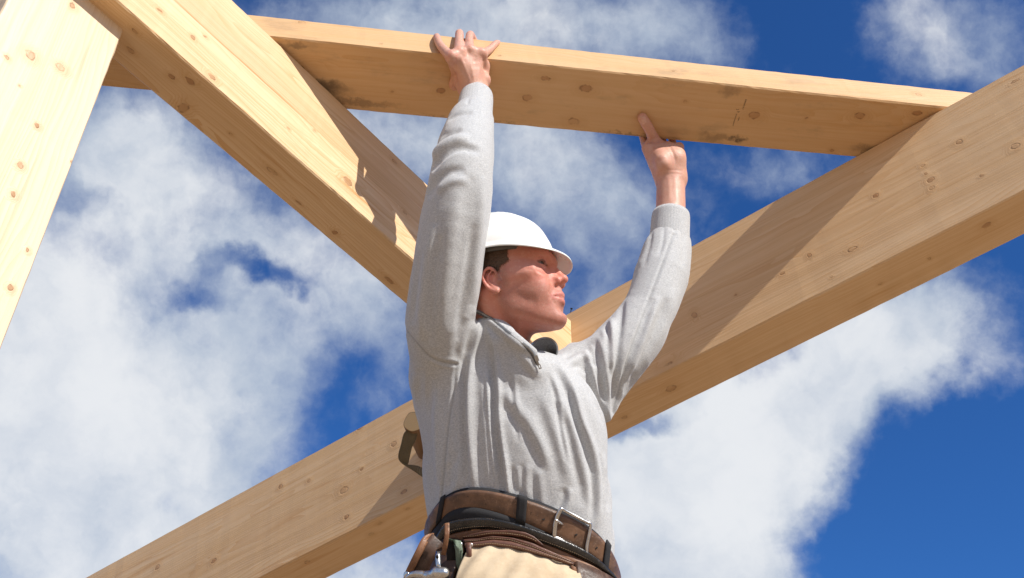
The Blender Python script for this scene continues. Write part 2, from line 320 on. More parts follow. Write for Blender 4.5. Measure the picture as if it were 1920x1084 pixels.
# ================================================================== organic shapes: signed distance fields meshed by surface nets
class Sdf:
    """prims: (kind, fn(points)->distance, smoothing); all in camera metres"""
    def __init__(s): s.p = []
    def add(s, fn, k=.01): s.p.append(('+', fn, k)); return s
    def sub(s, fn, k=.005): s.p.append(('-', fn, k)); return s
    def ev(s, X, act=None):
        d = np.full(len(X), 9.0)
        for i, (op, fn, k) in enumerate(s.p):
            if act is not None and not act[i]: continue
            e = fn(X)
            if op == '+': h = np.clip(.5 + .5 * (d - e) / k, 0, 1); d = d + (e - d) * h - k * h * (1 - h)
            else:
                e = -e; h = np.clip(.5 - .5 * (d - e) / k, 0, 1); d = d + (e - d) * h + k * h * (1 - h)
        return d
def ell(c, r, A=None):
    c = np.asarray(c, float); r = np.asarray(r, float)
    def f(X):
        q = X - c
        if A is not None: q = q @ A          # columns of A are the ellipsoid's axes
        k0 = np.linalg.norm(q / r, axis=1); k1 = np.linalg.norm(q / (r * r), axis=1)
        return k0 * (k0 - 1) / np.maximum(k1, 1e-6)
    return f
def cone(a, b, ra, rb):
    a = np.asarray(a, float); b = np.asarray(b, float); ab = b - a; L = ab @ ab
    def f(X):
        t = np.clip((X - a) @ ab / L, 0, 1)
        return np.linalg.norm(X - a - t[:, None] * ab, axis=1) - (ra + (rb - ra) * t)
    return f
def chain(pts, rs, n=4):
    """smooth tapering tube through the joints (Catmull-Rom), one distance field without bulges"""
    pts = np.asarray(pts, float); q = np.vstack([2 * pts[0] - pts[1], pts, 2 * pts[-1] - pts[-2]]); A = []; R_ = []
    for i in range(1, len(q) - 2):
        for t in np.arange(n) / n:
            A.append(.5 * ((2 * q[i]) + (-q[i - 1] + q[i + 1]) * t + (2 * q[i - 1] - 5 * q[i] + 4 * q[i + 1] - q[i + 2]) * t * t + (-q[i - 1] + 3 * q[i] - 3 * q[i + 1] + q[i + 2]) * t ** 3))
            R_.append(rs[i - 1] + (rs[i] - rs[i - 1]) * t)
    A.append(pts[-1]); R_.append(rs[-1]); fs = [cone(A[i], A[i + 1], R_[i], R_[i + 1]) for i in range(len(A) - 1)]
    def f(X):
        d = fs[0](X)
        for g_ in fs[1:]: d = np.minimum(d, g_(X))
        return d
    return f
def slab(c, A, h, r):
    c = np.asarray(c, float); h = np.asarray(h, float)
    def f(X):
        q = np.abs((X - c) @ A) - h
        return np.linalg.norm(np.maximum(q, 0), axis=1) + np.minimum(q.max(1), 0) - r
    return f
def surface_nets(S, lo, hi, h, B=8):
    lo = np.asarray(lo, float); hi = np.asarray(hi, float); nb = np.ceil((hi - lo) / (h * B)).astype(int)
    sup = 2; VK, VP_, QK = [], [], []; EDG = []
    Rs = h * B * sup * .87; Rb = h * B * .87
    keys, pts, quads = [], [], []
    big_ = 1 << 20
    SI = np.array(list(np.ndindex(*[int(math.ceil(n / sup)) for n in nb]))); CS = lo + (SI + .5) * h * B * sup
    DS = np.array([fn(CS) for _, fn, _ in S.p]); ks = np.array([k for *_, k in S.p]); pos = np.array([op == '+' for op, *_ in S.p])
    for i_ in np.nonzero(DS[pos].min(0) < Rs * 1.3 + .012 + .4 * ks.max())[0]:
        si = SI[i_]; ds = DS[:, i_]
        act = ds < Rs * 2.4 + ks * 1.6 + .03
        bi = np.array([np.array(si) * sup + np.array(o) for o in np.ndindex(sup, sup, sup)]); bi = bi[(bi < nb).all(1)]
        cen = lo + (bi + .5) * h * B
        if S.ev(CS[i_][None], act)[0] < -Rs * 3.5: continue
        dc = S.ev(cen, act); bi = bi[np.abs(dc) < Rb * 2.8 + .008]
        if not len(bi): continue
        g = np.stack(np.meshgrid(*[np.arange(B + 1)] * 3, indexing='ij'), -1)
        X = (lo + (bi[:, None, None, None, :] * B + g[None]) * h)
        D = S.ev(X.reshape(-1, 3), act).reshape(len(bi), B + 1, B + 1, B + 1)
        s = D < 0
        # cells
        acc = np.zeros((len(bi), B, B, B, 3)); cnt = np.zeros((len(bi), B, B, B))
        for ax in range(3):
            for o1 in (0, 1):
                for o2 in (0, 1):
                    off = [0, 0, 0]; oth = [a for a in range(3) if a != ax]; off[oth[0]] = o1; off[oth[1]] = o2
                    sl0 = tuple(slice(off[a], off[a] + B) for a in range(3)); off1 = list(off); off1[ax] = 1
                    sl1 = tuple(slice(off1[a], off1[a] + B) for a in range(3))
                    a0, a1 = D[(slice(None),) + sl0], D[(slice(None),) + sl1]; cr = (a0 < 0) != (a1 < 0)
                    t = np.where(cr, a0 / np.where(cr, a0 - a1, 1), 0)
                    q = np.zeros(a0.shape + (3,)); q[...] = off; q[..., ax] += t
                    acc += np.where(cr[..., None], q, 0); cnt += cr
        ok = cnt > 0; idx = np.argwhere(ok)
        gi = bi[idx[:, 0]] * B + idx[:, 1:]
        keys.append((gi[:, 0] * big_ + gi[:, 1]) * big_ + gi[:, 2]); pts.append(lo + (gi + acc[ok] / cnt[ok][:, None]) * h)
        for ax in range(3):
            off1 = [0, 0, 0]; off1[ax] = 1
            a0 = s[:, :B, :B, :B]; a1 = s[(slice(None),) + tuple(slice(off1[a], off1[a] + B) for a in range(3))]
            e = np.argwhere(a0 != a1); gi = bi[e[:, 0]] * B + e[:, 1:]; fl = a0[tuple(e.T)]
            u, v = [np.eye(3, dtype=int)[a] for a in range(3) if a != ax]
            if ax == 1: u, v = v, u
            c4 = np.stack([gi, gi - u, gi - u - v, gi - v], 1)
            c4 = np.where(fl[:, None, None], c4, c4[:, ::-1])
            quads.append((c4[..., 0] * big_ + c4[..., 1]) * big_ + c4[..., 2])
    K = np.concatenate(keys); V = np.concatenate(pts); Q = np.concatenate(quads)
    o = np.argsort(K); K = K[o]; V = V[o]
    I = np.searchsorted(K, Q); I = np.minimum(I, len(K) - 1); good = (K[I] == Q).all(1)
    return V, I[good]
def vnormals(V, F):
    a = V[F[:, 2]] - V[F[:, 0]]; b = V[F[:, 3]] - V[F[:, 1]]; n = np.cross(a, b); N = np.zeros_like(V)
    for j in range(4): np.add.at(N, F[:, j], n)
    return N / np.maximum(np.linalg.norm(N, axis=1, keepdims=True), 1e-12)
def smooth_v(V, F, it=2, lam=.5, w=None):
    for _ in range(it):
        A = np.zeros_like(V); c = np.zeros(len(V))
        for j in range(4):
            np.add.at(A, F[:, j], V[F[:, (j + 1) % 4]]); np.add.at(A, F[:, (j + 1) % 4], V[F[:, j]])
            np.add.at(c, F[:, j], 1); np.add.at(c, F[:, (j + 1) % 4], 1)
        D = (A / np.maximum(c, 1)[:, None] - V) * lam
        V = V + (D if w is None else D * w[:, None])
    return V
def noise3(X, f, seed=0, oct=3):
    """cheap smooth value noise from sums of sines"""
    r = np.random.default_rng(seed); s = np.zeros(len(X))
    for o in range(oct):
        for _ in range(4):
            k = unit(r.normal(size=3)) * f * (2 ** o) * r.uniform(.7, 1.3) * 6.28; s += np.sin(X @ k + r.uniform(0, 6.28)) / (2 ** o)
    return s / 4
def seg_dist(p2, poly):
    """distance in px from each 2-D point to a polyline, and the run (0..1) along it"""
    best = np.full(len(p2), 1e9); run = np.zeros(len(p2)); side = np.zeros(len(p2)); poly = np.asarray(poly, float)
    L = np.r_[0, np.cumsum(np.linalg.norm(np.diff(poly, axis=0), axis=1))]
    for i in range(len(poly) - 1):
        a, b = poly[i], poly[i + 1]; ab = b - a; t = np.clip((p2 - a) @ ab / (ab @ ab), 0, 1)
        dv = p2 - a - t[:, None] * ab; d = np.linalg.norm(dv, axis=1); u = d < best
        best = np.where(u, d, best); run = np.where(u, (L[i] + t * (L[i + 1] - L[i])) / L[-1], run)
        side = np.where(u, np.sign(ab[0] * dv[:, 1] - ab[1] * dv[:, 0]), side)
    return best, run, side

# ------------------------------------------------------------------ head frame (anatomical mm: forward, to his right, up)
HD = 2.05
HO = P(946.5, 547, HD); HS = .0010479
HF, HR, HU = unit((.9223, .2744, -.2722)), unit((-.3038, .0792, -.9494)), unit((-.2389, .9583, .1564))
_c, _s = math.cos(math.radians(15)), math.sin(math.radians(15)); HR, HU = HR * _c + HU * _s, HU * _c - HR * _s
HA = np.stack([HF, HR, HU], 1)
def H(f, r, u): return HO + HA @ (np.array([f, r, u], float) * HS)
def Hin(X): return ((X - HO) @ HA) / HS
def hell(c, r, tilt=None):
    A = HA
    if tilt is not None: A = HA @ np.array(Matrix.Rotation(math.radians(tilt[0]), 3, Vector(tilt[1])))
    return ell(H(*c), np.array(r) * HS, A)
def hcone(a, b, ra, rb): return cone(H(*a), H(*b), ra * HS, rb * HS)

body = Sdf()
k = HS
def hchain(pts, rs, n=3): return chain([H(*p) for p in pts], np.array(rs) * HS, n)
body.add(hell((2, 0, 45), (96, 74, 86)), 8 * k)
body.add(hell((50, 0, 20), (47, 59, 62)), 22 * k)
body.add(hell((46, 0, -28), (47, 53.5, 50)), 20 * k)
body.add(hell((70, 0, -48), (34, 35, 36)), 18 * k)
for sg in (1, -1):
    body.add(hell((22, 43 * sg, -24), (25, 18, 33), (-20, (0, 1, 0))), 18 * k)    # jaw muscle
    body.add(hchain([(8, 50 * sg, -34), (24, 46 * sg, -58), (56, 32 * sg, -74), (84, 13 * sg, -84)], (8, 9.5, 10, 11)), 18 * k)
    body.add(hell((46, 33 * sg, -52), (28, 17, 20)), 18 * k)
    body.add(hell((66, 43 * sg, -1), (19, 17, 13)), 15 * k)      # cheekbone
    body.add(hell((44, 39 * sg, -14), (34, 18, 30)), 20 * k)
    body.add(hell((38, 55 * sg, 3), (32, 9, 10)), 24 * k)
    body.add(hell((68, 33 * sg, -28), (24, 19, 25)), 16 * k)    # cheek
body.add(hell((90.5, 0, -81), (15, 17, 13)), 11 * k)            # chin
body.add(hell((58, 0, -66), (36, 34, 19)), 16 * k)              # floor of the jaw
for sg in (1, -1): body.add(hchain([(93, 6 * sg, 33), (91, 28 * sg, 37), (77, 45 * sg, 32)], (8.5, 8.5, 7)), 12 * k)   # brow
for sg in (1, -1): body.sub(hell((98, 31 * sg, 19), (12, 17, 8.5)), 12 * k)                # socket
for sg in (1, -1):
    body.add(hell((78, 31 * sg, 19), (12.5, 16, 12)), 5 * k)
    body.add(hchain([(84, 14 * sg, 16.5), (91.2, 24 * sg, 23), (91, 33 * sg, 24), (85.5, 43 * sg, 21), (78, 50 * sg, 16)], (2.2, 2.6, 2.8, 2.5, 2)), 3 * k)
    body.add(hchain([(84, 15 * sg, 16), (89.6, 25 * sg, 13), (89, 34 * sg, 12.5), (80, 46 * sg, 15)], (2, 2.4, 2.4, 1.6)), 4 * k)
for sg in (1, -1): body.sub(hchain([(91, 18 * sg, 16.5), (91.5, 27 * sg, 18.5), (89, 36 * sg, 18.8), (83, 45 * sg, 16)], (2.0, 3.2, 3.2, 1.6)), 1.6 * k)
body.add(hchain([(90, 0, 33), (96, 0, 20), (104, 0, 5), (110, 0, -7)], (7.0, 6.8, 7.2, 8.2)), 8 * k)       # nose
for sg in (1, -1): body.add(hcone((88, 11 * sg, 12), (98, 12 * sg, -12), 6, 8), 9 * k)
body.add(hell((112.8, 0, -10.0), (9.3, 8.6, 8)), 5 * k)
for sg in (1, -1):
    body.add(hell((102.5, 12.5 * sg, -14), (9.5, 6.3, 7.6)), 4 * k)
    body.sub(hell((107, 7.0 * sg, -22.5), (6.8, 3.3, 5.2), (-15, (0, 1, 0))), 2.2 * k)
body.add(hcone((101, 0, -20), (101, 0, -34), 4.5, 5.0), 9 * k)
# lips, a little open
for yb in (1, -1):
    ulp = [(104.4, 0, -39.2), (103.2, 8 * yb, -38.8), (98.6, 16 * yb, -41.2), (91.8, 24 * yb, -45)]
    llp = [(102.4, 0, -51.2), (101.2, 9 * yb, -50.8), (97.2, 16 * yb, -48.8), (91.4, 23.5 * yb, -46.5)]
    body.add(hchain(ulp, (3.9, 3.8, 2.9, 1.3)), 5.5 * k); body.add(hchain(llp, (4.4, 4.2, 3.2, 1.3)), 5.5 * k)
    body.sub(hchain([(110, 0, -45.4), (108, 9 * yb, -45.1), (101.5, 17 * yb, -45.3), (94.5, 24 * yb, -46.5)], (2.9, 2.6, 1.9, .9)), 1.2 * k)
body.sub(hell((106.5, 0, -66), (8, 24, 6)), 9 * k)               # hollow over the chin
for sg in (1, -1):                                               # crease from nose to mouth
    body.sub(hchain([(103, 20 * sg, -15), (97.5, 28 * sg, -28), (92.5, 33.5 * sg, -42)], (2.3, 2.2, 1.2)), 6 * k)
# ears
for sg in (1, -1):
    EA = HA @ np.array(Matrix.Rotation(math.radians(-14), 3, Vector((0, 1, 0)))) @ np.array(Matrix.Rotation(math.radians(-24 * sg), 3, Vector((0, 0, 1))))
    def E(a, b, c): return ((a + 12) * .88 + 1, (b - 4.0) * sg, (c - 3) * .80 - 6)
    body.add(ell(H(*E(-9, 74, 4)), np.array((15, 5.0, 24)) * k, EA), 4 * k)
    body.add(hchain([E(2, 76, 12), E(0, 80, 25), E(-9, 83, 32), E(-19, 85, 27), E(-24, 86, 14), E(-23, 85, 0), E(-18, 82, -13), E(-10, 78, -22), E(-3, 76, -24)], (2.6, 2.9, 3.1, 3.2, 3.2, 3.1, 3, 2.8, 2.6), 4), 2.5 * k)
    body.add(hell(E(-5, 75.5, -23), (6.5, 4.0, 7.0)), 4 * k)
    body.sub(ell(H(*E(-9, 83, 1)), np.array((7.5, 6, 10)) * k, EA), 3 * k)
    body.add(hchain([E(-7, 81, 23), E(-14.5, 82.5, 13), E(-14.5, 82, 0), E(-8, 79, -11)], (1.8, 2.4, 2.3, 2)), 2.5 * k)
    body.add(hell(E(4, 75, -1), (3.6, 4, 5.6)), 2.5 * k)         # tragus
# neck and shoulders
body.add(chain([H(-24, 42, -16), P(914, 600, 2.022), P(930, 668, 2.015)], (.024, .030, .032)), .02)
NB = P(930, 668, 2.10)
body.add(cone(H(-22, 0, -25), P(918, 672, 2.10), .058, .064), .02)
body.add(cone(H(8, 0, -66), P(958, 675, 2.04), .028, .032), .03)
body.add(cone(H(-16, 50, -26), P(962, 676, 1.995), .013, .011), .02)    # sternomastoid, his right
body.add(cone(H(-16, -50, -26), P(985, 680, 2.09), .013, .011), .02)
body.add(cone(P(865, 730, 2.055), P(1070, 745, 2.12), .050, .046), .04)
body.add(ell(P(955, 840, 2.035), (.14, .15, .075)), .04)
body.add(ell(P(968, 960, 1.995), (.14, .15, .078)), .04)
body.add(ell(P(977, 1060, 1.965), (.145, .12, .085)), .04)

# ------------------------------------------------------------------ arms and hands
RA = [P(830, 640, 2.01), P(864, 325, 2.02), P(885, 222, 2.19), P(893, 180, 2.285)]
body.add(chain(RA, (.048, .039, .033, .030)), .012)
LA = [P(1090, 700, 2.16), P(1210, 590, 2.215), P(1253, 440, 2.345), P(1258, 335, 2.43)]
body.add(chain(LA, (.052, .038, .0335, .0320)), .015)

# his right hand hooks over the board's near edge
NF = unit(-pw)                                   # outward normal of the near edge face
O_M = n1 + pn * .004                             # a point on its lower edge
def face_pt(x, y, off): return on_plane(x, y, O_M + NF * off, NF)
O_U = n1 + pn * .004
def under_pt(x, y, off): return on_plane(x, y, O_U - pn * off, pn)
O_T = O_M + pn * PL_H
edge_y = lambda x: pix(atx(O_T, pd, x))[1]
def top_edge(x, up, back): return atx(O_T, pd, x) + pn * up + pw * back
rt3_ = np.array([1., 0, 0])
wr = P(890, 180, 2.285)
kn = {'i': face_pt(846, 108, .022), 'm': face_pt(861, 99, .024), 'r': face_pt(880, 96, .023), 'p': face_pt(903, 102, .018)}
# palm
body.add(cone(P(870, 152, 2.312), P(906, 150, 2.305), .0165, .0165), .012)
body.add(cone(P(860, 122, 2.338), P(906, 122, 2.330), .0150, .0150), .012)
body.add(chain([wr, wr * .5 + kn['m'] * .5 + NF * .002, kn['m']], (.0235, .0190, .0115)), .012)
body.add(chain([wr, wr * .5 + kn['r'] * .5 + NF * .002, kn['r']], (.0235, .0190, .0115)), .010)
body.add(chain([P(895, 176, 2.288), P(901, 138, 2.325), kn['p']], (.016, .0185, .0115)), .012)
body.add(chain([P(884, 176, 2.288), P(863, 140, 2.325), kn['i']], (.019, .0175, .0118)), .012)
body.add(cone(P(893, 168, 2.292), (kn['r'] + kn['p']) / 2, .018, .0108), .012); body.add(cone(P(888, 168, 2.292), (kn['i'] + kn['m']) / 2, .018, .0112), .012)
fr = .0088
def finger(pts, rs, kk=.004):
    body.add(chain(pts, rs, 4), kk)
# each finger: knuckle, middle joint at the face, over the arris, tip on the top
finger([kn['i'], face_pt(826, 86, .012), face_pt(820, 72, .010), top_edge(820, .007, .008)], [.0118, .0092, .0084, .0075])
finger([kn['m'], face_pt(861, 76, .013), top_edge(861.5, .011, -.004), top_edge(864, .008, .022), top_edge(866, .004, .036)], [.0118, .0098, .0094, .0085, .0075])
finger([kn['r'], face_pt(880, 77, .013), top_edge(882, .010, -.004), top_edge(893, .006, .014), top_edge(898, .003, .024)], [.0112, .0094, .0090, .0080, .0072])
finger([kn['p'], face_pt(918, 93, .0115), face_pt(929, 82, .008), top_edge(935, .005, .006)], [.0105, .0082, .0072, .0066])
for nm_, r_ in (('i', .0118), ('m', .0118), ('r', .0112), ('p', .0102)):
    body.add(ell(kn[nm_] + NF * .0028, (r_, r_, r_)), .008)
# thumb on the underside
finger([P(872, 168, 2.30), under_pt(858, 146, .016), under_pt(850, 158, .010), under_pt(852, 163, .0095)], [.016, .0115, .0100, .0090], .008)

# his left hand pushes up under the far edge, thumb on the underside
w2_ = P(1258, 335, 2.43)
FE = lambda x, dn, back: atx(O_U + pw * pwid, pd, x) - pn * dn + pw * back      # about the far lower edge
for x_, r_, dn in ((1219, .0118, .022), (1233, .0125, .024), (1250, .0125, .024), (1270, .0122, .023)):
    body.add(chain([w2_ + rt3_ * (x_ - 1243) * .00045, P((x_ + 1250) / 2, 296, 2.45), FE(x_, dn, .003)], (.0235, .0200, r_)), .012)
body.add(cone(P(1238, 298, 2.43), P(1268, 298, 2.43), .0215, .0215), .014)
body.add(cone(P(1226, 283, 2.45), P(1272, 287, 2.45), .0135, .0150), .012)
body.add(chain([P(1238, 322, 2.43), P(1222, 296, 2.438), P(1212, 278, 2.446)], (.018, .0135, .0115)), .012)
body.add(chain([w2_, P(1256, 303, 2.434), P(1257, 291, 2.45)], (.0305, .0290, .0265)), .012)
body.add(chain([P(1247, 324, 2.424), P(1241, 302, 2.410), under_pt(1230, 270, .020), under_pt(1219, 246, .0130), under_pt(1213, 235, .0120), under_pt(1204.5, 221, .0118)], (.019, .0190, .0142, .0115, .0122, .0116)), .010)
body.add(chain([P(1271, 322, 2.43), P(1271, 304, 2.428), P(1271, 290, 2.436)], (.0155, .014, .013)), .012)      # little-finger pad
for x_, r_ in ((1214, .0090), (1231, .0094), (1250, .0094), (1269, .0088)):
    finger([FE(x_, .018, .008), FE(x_ - 1, .006, .018), FE(x_ - 3, -.020, .013), FE(x_ - 5, -.042, .010)], [r_ * 1.25, r_ * 1.05, r_, r_ * .85], .004)
# legs down to the ground, kept inside the trousers
up3 = vup((0, 0, 1.)); fw3 = vup((0, 1., 0)); rt3 = np.array([1., 0, 0])
hipc = P(985, 1090, 1.97)
def ground_pt(xw, yw, zw=0.0): return toC(np.array([xw, yw, zw]))
hw = toW(hipc)
for sg in (-1, 1):
    hp = hipc + rt3 * .09 * sg - up3 * .03; kn_ = ground_pt(hw[0] + .13 * sg, hw[1] - .03, .50); an = ground_pt(hw[0] + .17 * sg, hw[1] + .02, .10)
    body.add(cone(hp, kn_, .082, .055), .04); body.add(cone(kn_, an, .053, .038), .02)
    body.add(cone(an - up3 * .05, an - up3 * .06 - fw3 * .12, .036, .03), .03)

import time as _time
_t0 = _time.time()
Vb, Fb = surface_nets(body, (-.42, -1.36, 1.0), (.55, .62, 2.72), .0024)
Vb = smooth_v(Vb, Fb, 2, .5)

worker = empty('person', (float(hw[0]), float(hw[1]), 0))
tag(worker, 'worker in white hard hat and grey sweatshirt reaching up to hold the board', 'person')

# ------------------------------------------------------------------ skin
def sstep(x, a, b): t = np.clip((x - a) / (b - a), 0, 1); return t * t * (3 - 2 * t)
def fold(V, N, folds):
    pp = pix(V); face = sstep(-(N * V).sum(1) / np.linalg.norm(V, axis=1), .02, .30); D = np.zeros(len(V)); seam = np.zeros(len(V))
    for kd, poly, w, amp in folds:
        P2 = np.asarray(poly, float); bb = (pp[:, 0] > P2[:, 0].min() - 4 * w) & (pp[:, 0] < P2[:, 0].max() + 4 * w) & (pp[:, 1] > P2[:, 1].min() - 4 * w) & (pp[:, 1] < P2[:, 1].max() + 4 * w)
        ix = np.nonzero(bb)[0]
        if not len(ix): continue
        # resample smoothly
        t = np.linspace(0, len(P2) - 1, len(P2) * 5); Q2 = np.stack([np.interp(t, np.arange(len(P2)), P2[:, i]) for i in (0, 1)], 1)
        for _ in range(6): Q2[1:-1] = (Q2[:-2] + Q2[2:] + 2 * Q2[1:-1]) / 4
        d, run, side = seg_dist(pp[ix], Q2); s_ = -side * d / w; tap = np.clip(np.minimum(run, 1 - run) * 5, 0, 1) ** .7
        if kd == 's': v = -amp * np.exp(-s_ ** 2) * .5 + amp * .25 * np.exp(-((np.abs(s_) - 1.9) ** 2)); tap = 1; seam[ix] = np.maximum(seam[ix], np.exp(-(d / 1.6) ** 2))
        elif kd == 'd': v = amp * s_ * np.exp(-s_ ** 2 * .55) * .85
        else: v = (amp if kd == 'r' else -amp) * np.exp(-s_ ** 2)
        D[ix] += v * tap * .001
    return D * face, seam
Nb = vnormals(Vb, Fb)
CREASES = [('g', [(1043, 533), (1036, 545), (1031, 562)], 3.0, 1.3), ('g', [(1004, 506), (1014, 512), (1026, 514)], 2.4, .9), ('g', [(982, 494), (990, 498), (999, 500)], 2.2, .7), ('g', [(984, 503), (992, 504), (1000, 505)], 2.2, .6),
 ('r', [(1002, 509), (1014, 516), (1026, 519)], 3.0, .6), ('g', [(1036, 560), (1038, 566), (1042, 572)], 2.6, .8), ('r', [(1033, 540), (1027, 556), (1027, 572)], 4.5, .9), ('g', [(1047, 583), (1056, 588), (1062, 589)], 3.0, .8),
 ('r', [(950, 522), (975, 512), (1000, 516)], 7, 1.0), ('g', [(960, 548), (985, 560), (1008, 566)], 10, 1.4), ('r', [(948, 598), (975, 612), (1010, 622)], 6, 1.2),
 ('r', [(912, 572), (930, 600), (962, 636)], 6, 2.0), ('g', [(928, 572), (944, 600), (968, 626)], 5, 1.6), ('g', [(968, 622), (980, 634), (990, 642)], 2.2, .8), ('g', [(955, 610), (972, 628), (984, 644)], 2.2, .7),
 # his right hand: tendons, knuckle and joint creases
 ('r', [(880, 158), (862, 130), (849, 110)], 3.0, 1.0), ('r', [(884, 158), (871, 128), (862, 102)], 3.0, 1.2), ('r', [(889, 158), (885, 128), (880, 100)], 3.0, 1.2), ('r', [(895, 158), (899, 130), (903, 106)], 3.0, 1.0),
 ('g', [(855, 120), (854, 108)], 3.2, 1.0), ('g', [(871, 118), (871, 103)], 3.0, 1.0), ('g', [(890, 118), (892, 104)], 3.0, 1.0),
 ('g', [(819, 86), (830, 83)], 1.8, .5), ('g', [(855, 77), (868, 77)], 1.8, .5), ('g', [(874, 78), (887, 78)], 1.8, .5), ('g', [(920, 96), (915, 88)], 1.8, .4), ('r', [(822, 88), (829, 85)], 2.5, .6), ('r', [(857, 73), (866, 73)], 3, .7), ('r', [(876, 74), (886, 74)], 3, .7),
 # his left hand: thumb joint, palm lines, wrist lines
 ('g', [(1214, 240), (1221, 236)], 1.8, .6), ('g', [(1213, 244), (1222, 240)], 1.8, .5), ('g', [(1224, 270), (1232, 264), (1238, 268)], 2.0, .9), ('g', [(1226, 276), (1235, 270), (1241, 274)], 2.0, .7),
 ('g', [(1254, 272), (1264, 290), (1266, 306)], 2.6, 1.4), ('g', [(1240, 322), (1260, 318), (1282, 321)], 2.2, .7), ('g', [(1242, 328), (1262, 325), (1280, 327)], 2.0, .5), ('r', [(1253, 330), (1255, 355), (1255, 380)], 3.5, .8), ('r', [(1266, 330), (1268, 355), (1270, 380)], 3.5, .6)]
Db, _ = fold(Vb, Nb, CREASES); Vb = Vb + Nb * Db[:, None]
def blob(q, c, r): return np.exp(-(((q - np.array(c)) / np.array(r)) ** 2).sum(1))
q = Hin(Vb); qa = q.copy(); qa[:, 1] = np.abs(qa[:, 1])
inhead = sstep(q[:, 2], -170, -120) * (np.linalg.norm(q - np.array([10, 0, 0]), axis=1) < 230)
colr = np.tile(np.array([.63, .355, .262]), (len(Vb), 1))
def paint(c, w): global colr; colr = colr * (1 - w[:, None]) + np.array(c) * w[:, None]
paint((.65, .275, .205), inhead * .92)
red = blob(qa, (86, 34, -8), (26, 26, 24)) + blob(q, (110, 0, -8), (16, 18, 16)) + blob(qa, (-8, 80, 0), (22, 14, 34)) + blob(q, (20, 20, -110), (70, 60, 40)) * .9
paint((.62, .165, .12), np.clip(red, 0, 1) * .60 * inhead)
lipw = 0
for yb in (1, -1):
    for pts in ([(107, 0, -39.5), (105.4, 8 * yb, -39.3), (100, 17 * yb, -41.8), (92.5, 26 * yb, -45.2)], [(105, 0, -51), (103.5, 9 * yb, -50.6), (99, 17 * yb, -48.8), (92, 25.5 * yb, -46.5)]):
        for a, b in zip(pts[:-1], pts[1:]):
            a, b = np.array(a, float), np.array(b, float); t = np.clip((q - a) @ (b - a) / ((b - a) @ (b - a)), 0, 1)
            d = np.linalg.norm(q - a - t[:, None] * (b - a), axis=1); lipw = np.maximum(lipw, 1 - sstep(d, 3.6, 6.4))
paint((.50, .17, .145), lipw * .85 * inhead)
beard = sstep(q[:, 2], -14, -34) * sstep(-q[:, 2], 130, 95) * sstep(q[:, 0], -4, 14) * inhead * (1 - lipw) * sstep(np.abs(qa[:, 1] * .5 + q[:, 0]) , 10, 30)
beard = np.maximum(beard * .8, sstep(q[:, 0], 8, 14) * sstep(-q[:, 0], -40, -24) * sstep(q[:, 2], -45, -10) * sstep(-q[:, 2], -24, -4) * sstep(qa[:, 1], 50, 60) * inhead)
lash = 0
for a, b in zip([(91, 18, 18.5), (92, 27, 21.5), (90, 36, 22)], [(92, 27, 21.5), (90, 36, 22), (83.5, 46, 18)]):
    a, b = np.array(a, float), np.array(b, float); t = np.clip((qa - a) @ (b - a) / ((b - a) @ (b - a)), 0, 1); lash = np.maximum(lash, 1 - sstep(np.linalg.norm(qa - a - t[:, None] * (b - a), axis=1), 1.8, 3.8))
paint((.10, .05, .04), lash * .8 * inhead)
brow = 0
for pts in ([(94, 12, 34), (93, 26, 38.5), (84, 40, 38), (76, 48, 32)],):
    for a, b in zip(pts[:-1], pts[1:]):
        a, b = np.array(a, float), np.array(b, float); t = np.clip((qa - a) @ (b - a) / ((b - a) @ (b - a)), 0, 1)
        brow = np.maximum(brow, 1 - sstep(np.linalg.norm(qa - a - t[:, None] * (b - a), axis=1), 3.5, 7))
paint((.17, .095, .06), brow * .75 * inhead)
paint((.30, .08, .06), (blob(q, (98, 0, -46), (9, 20, 3)) > .4) * .8 * inhead)
teeth = np.exp(-((q[:, 2] + 44) / 1.9) ** 2) * (np.abs(q[:, 1]) < 17) * (q[:, 0] > 88) * (q[:, 0] < 100.5) * inhead
paint((.62, .54, .44), np.clip(teeth, 0, 1) * .8)
mouth_in = blob(qa, (92, 0, -45), (8, 22, 3))
# reddened knuckles and a paler nail
for kp in kn.values(): paint((.62, .26, .19), np.exp(-(np.linalg.norm(Vb - (kp + NF * .010), axis=1) / .011) ** 2) * .6)
nail_c = under_pt(1207.5, 225, .0215)
nd = pix(Vb); nw = (np.hypot((nd[:, 0] - 1207) / 5.0, (nd[:, 1] - 226) / 7.5) < 1) & (Vb[:, 2] > 2.2) & (Vb[:, 0] > 0) & (nd[:, 1] < 240)
paint((.74, .47, .38), nw * .8)
m, T = mat('skin')
ac = T.n('ShaderNodeAttribute', attribute_name='tint'); ab = T.n('ShaderNodeAttribute', None, None, attribute_name='beard').outputs[2]
p = T.n('ShaderNodeTexCoord', None, 3)
n1_ = T.noise(p, 55, 5, .65); n2_ = T.noise(p, 420, 3, .6); n3_ = T.noise(p, 1500, 2, .6)
n4_ = T.noise(p, 150, 4, .65)
c = T.mix(T.mr(n1_, .38, .70, 0, .30), ac, (.54, .18, .135))
c = T.mix(T.mr(n4_, .48, .70, 0, .30), c, (.74, .46, .35))
c = T.mix(T.mr(n2_, .52, .75, 0, .20), c, (.46, .18, .13))
st = T.m('MULTIPLY', ab, T.mr(n3_, .42, .62, .25, .95))
c = T.mix(T.m('MULTIPLY', st, .68), c, (.145, .085, .065))
h = T.m('ADD', T.m('MULTIPLY', n2_, .55), T.m('ADD', T.m('MULTIPLY', n3_, .30), T.m('ADD', T.m('MULTIPLY', n1_, .6), T.m('MULTIPLY', n4_, .9))))
bp = T.n('ShaderNodeBump', {'Height': h, 'Strength': .5, 'Distance': .0011})
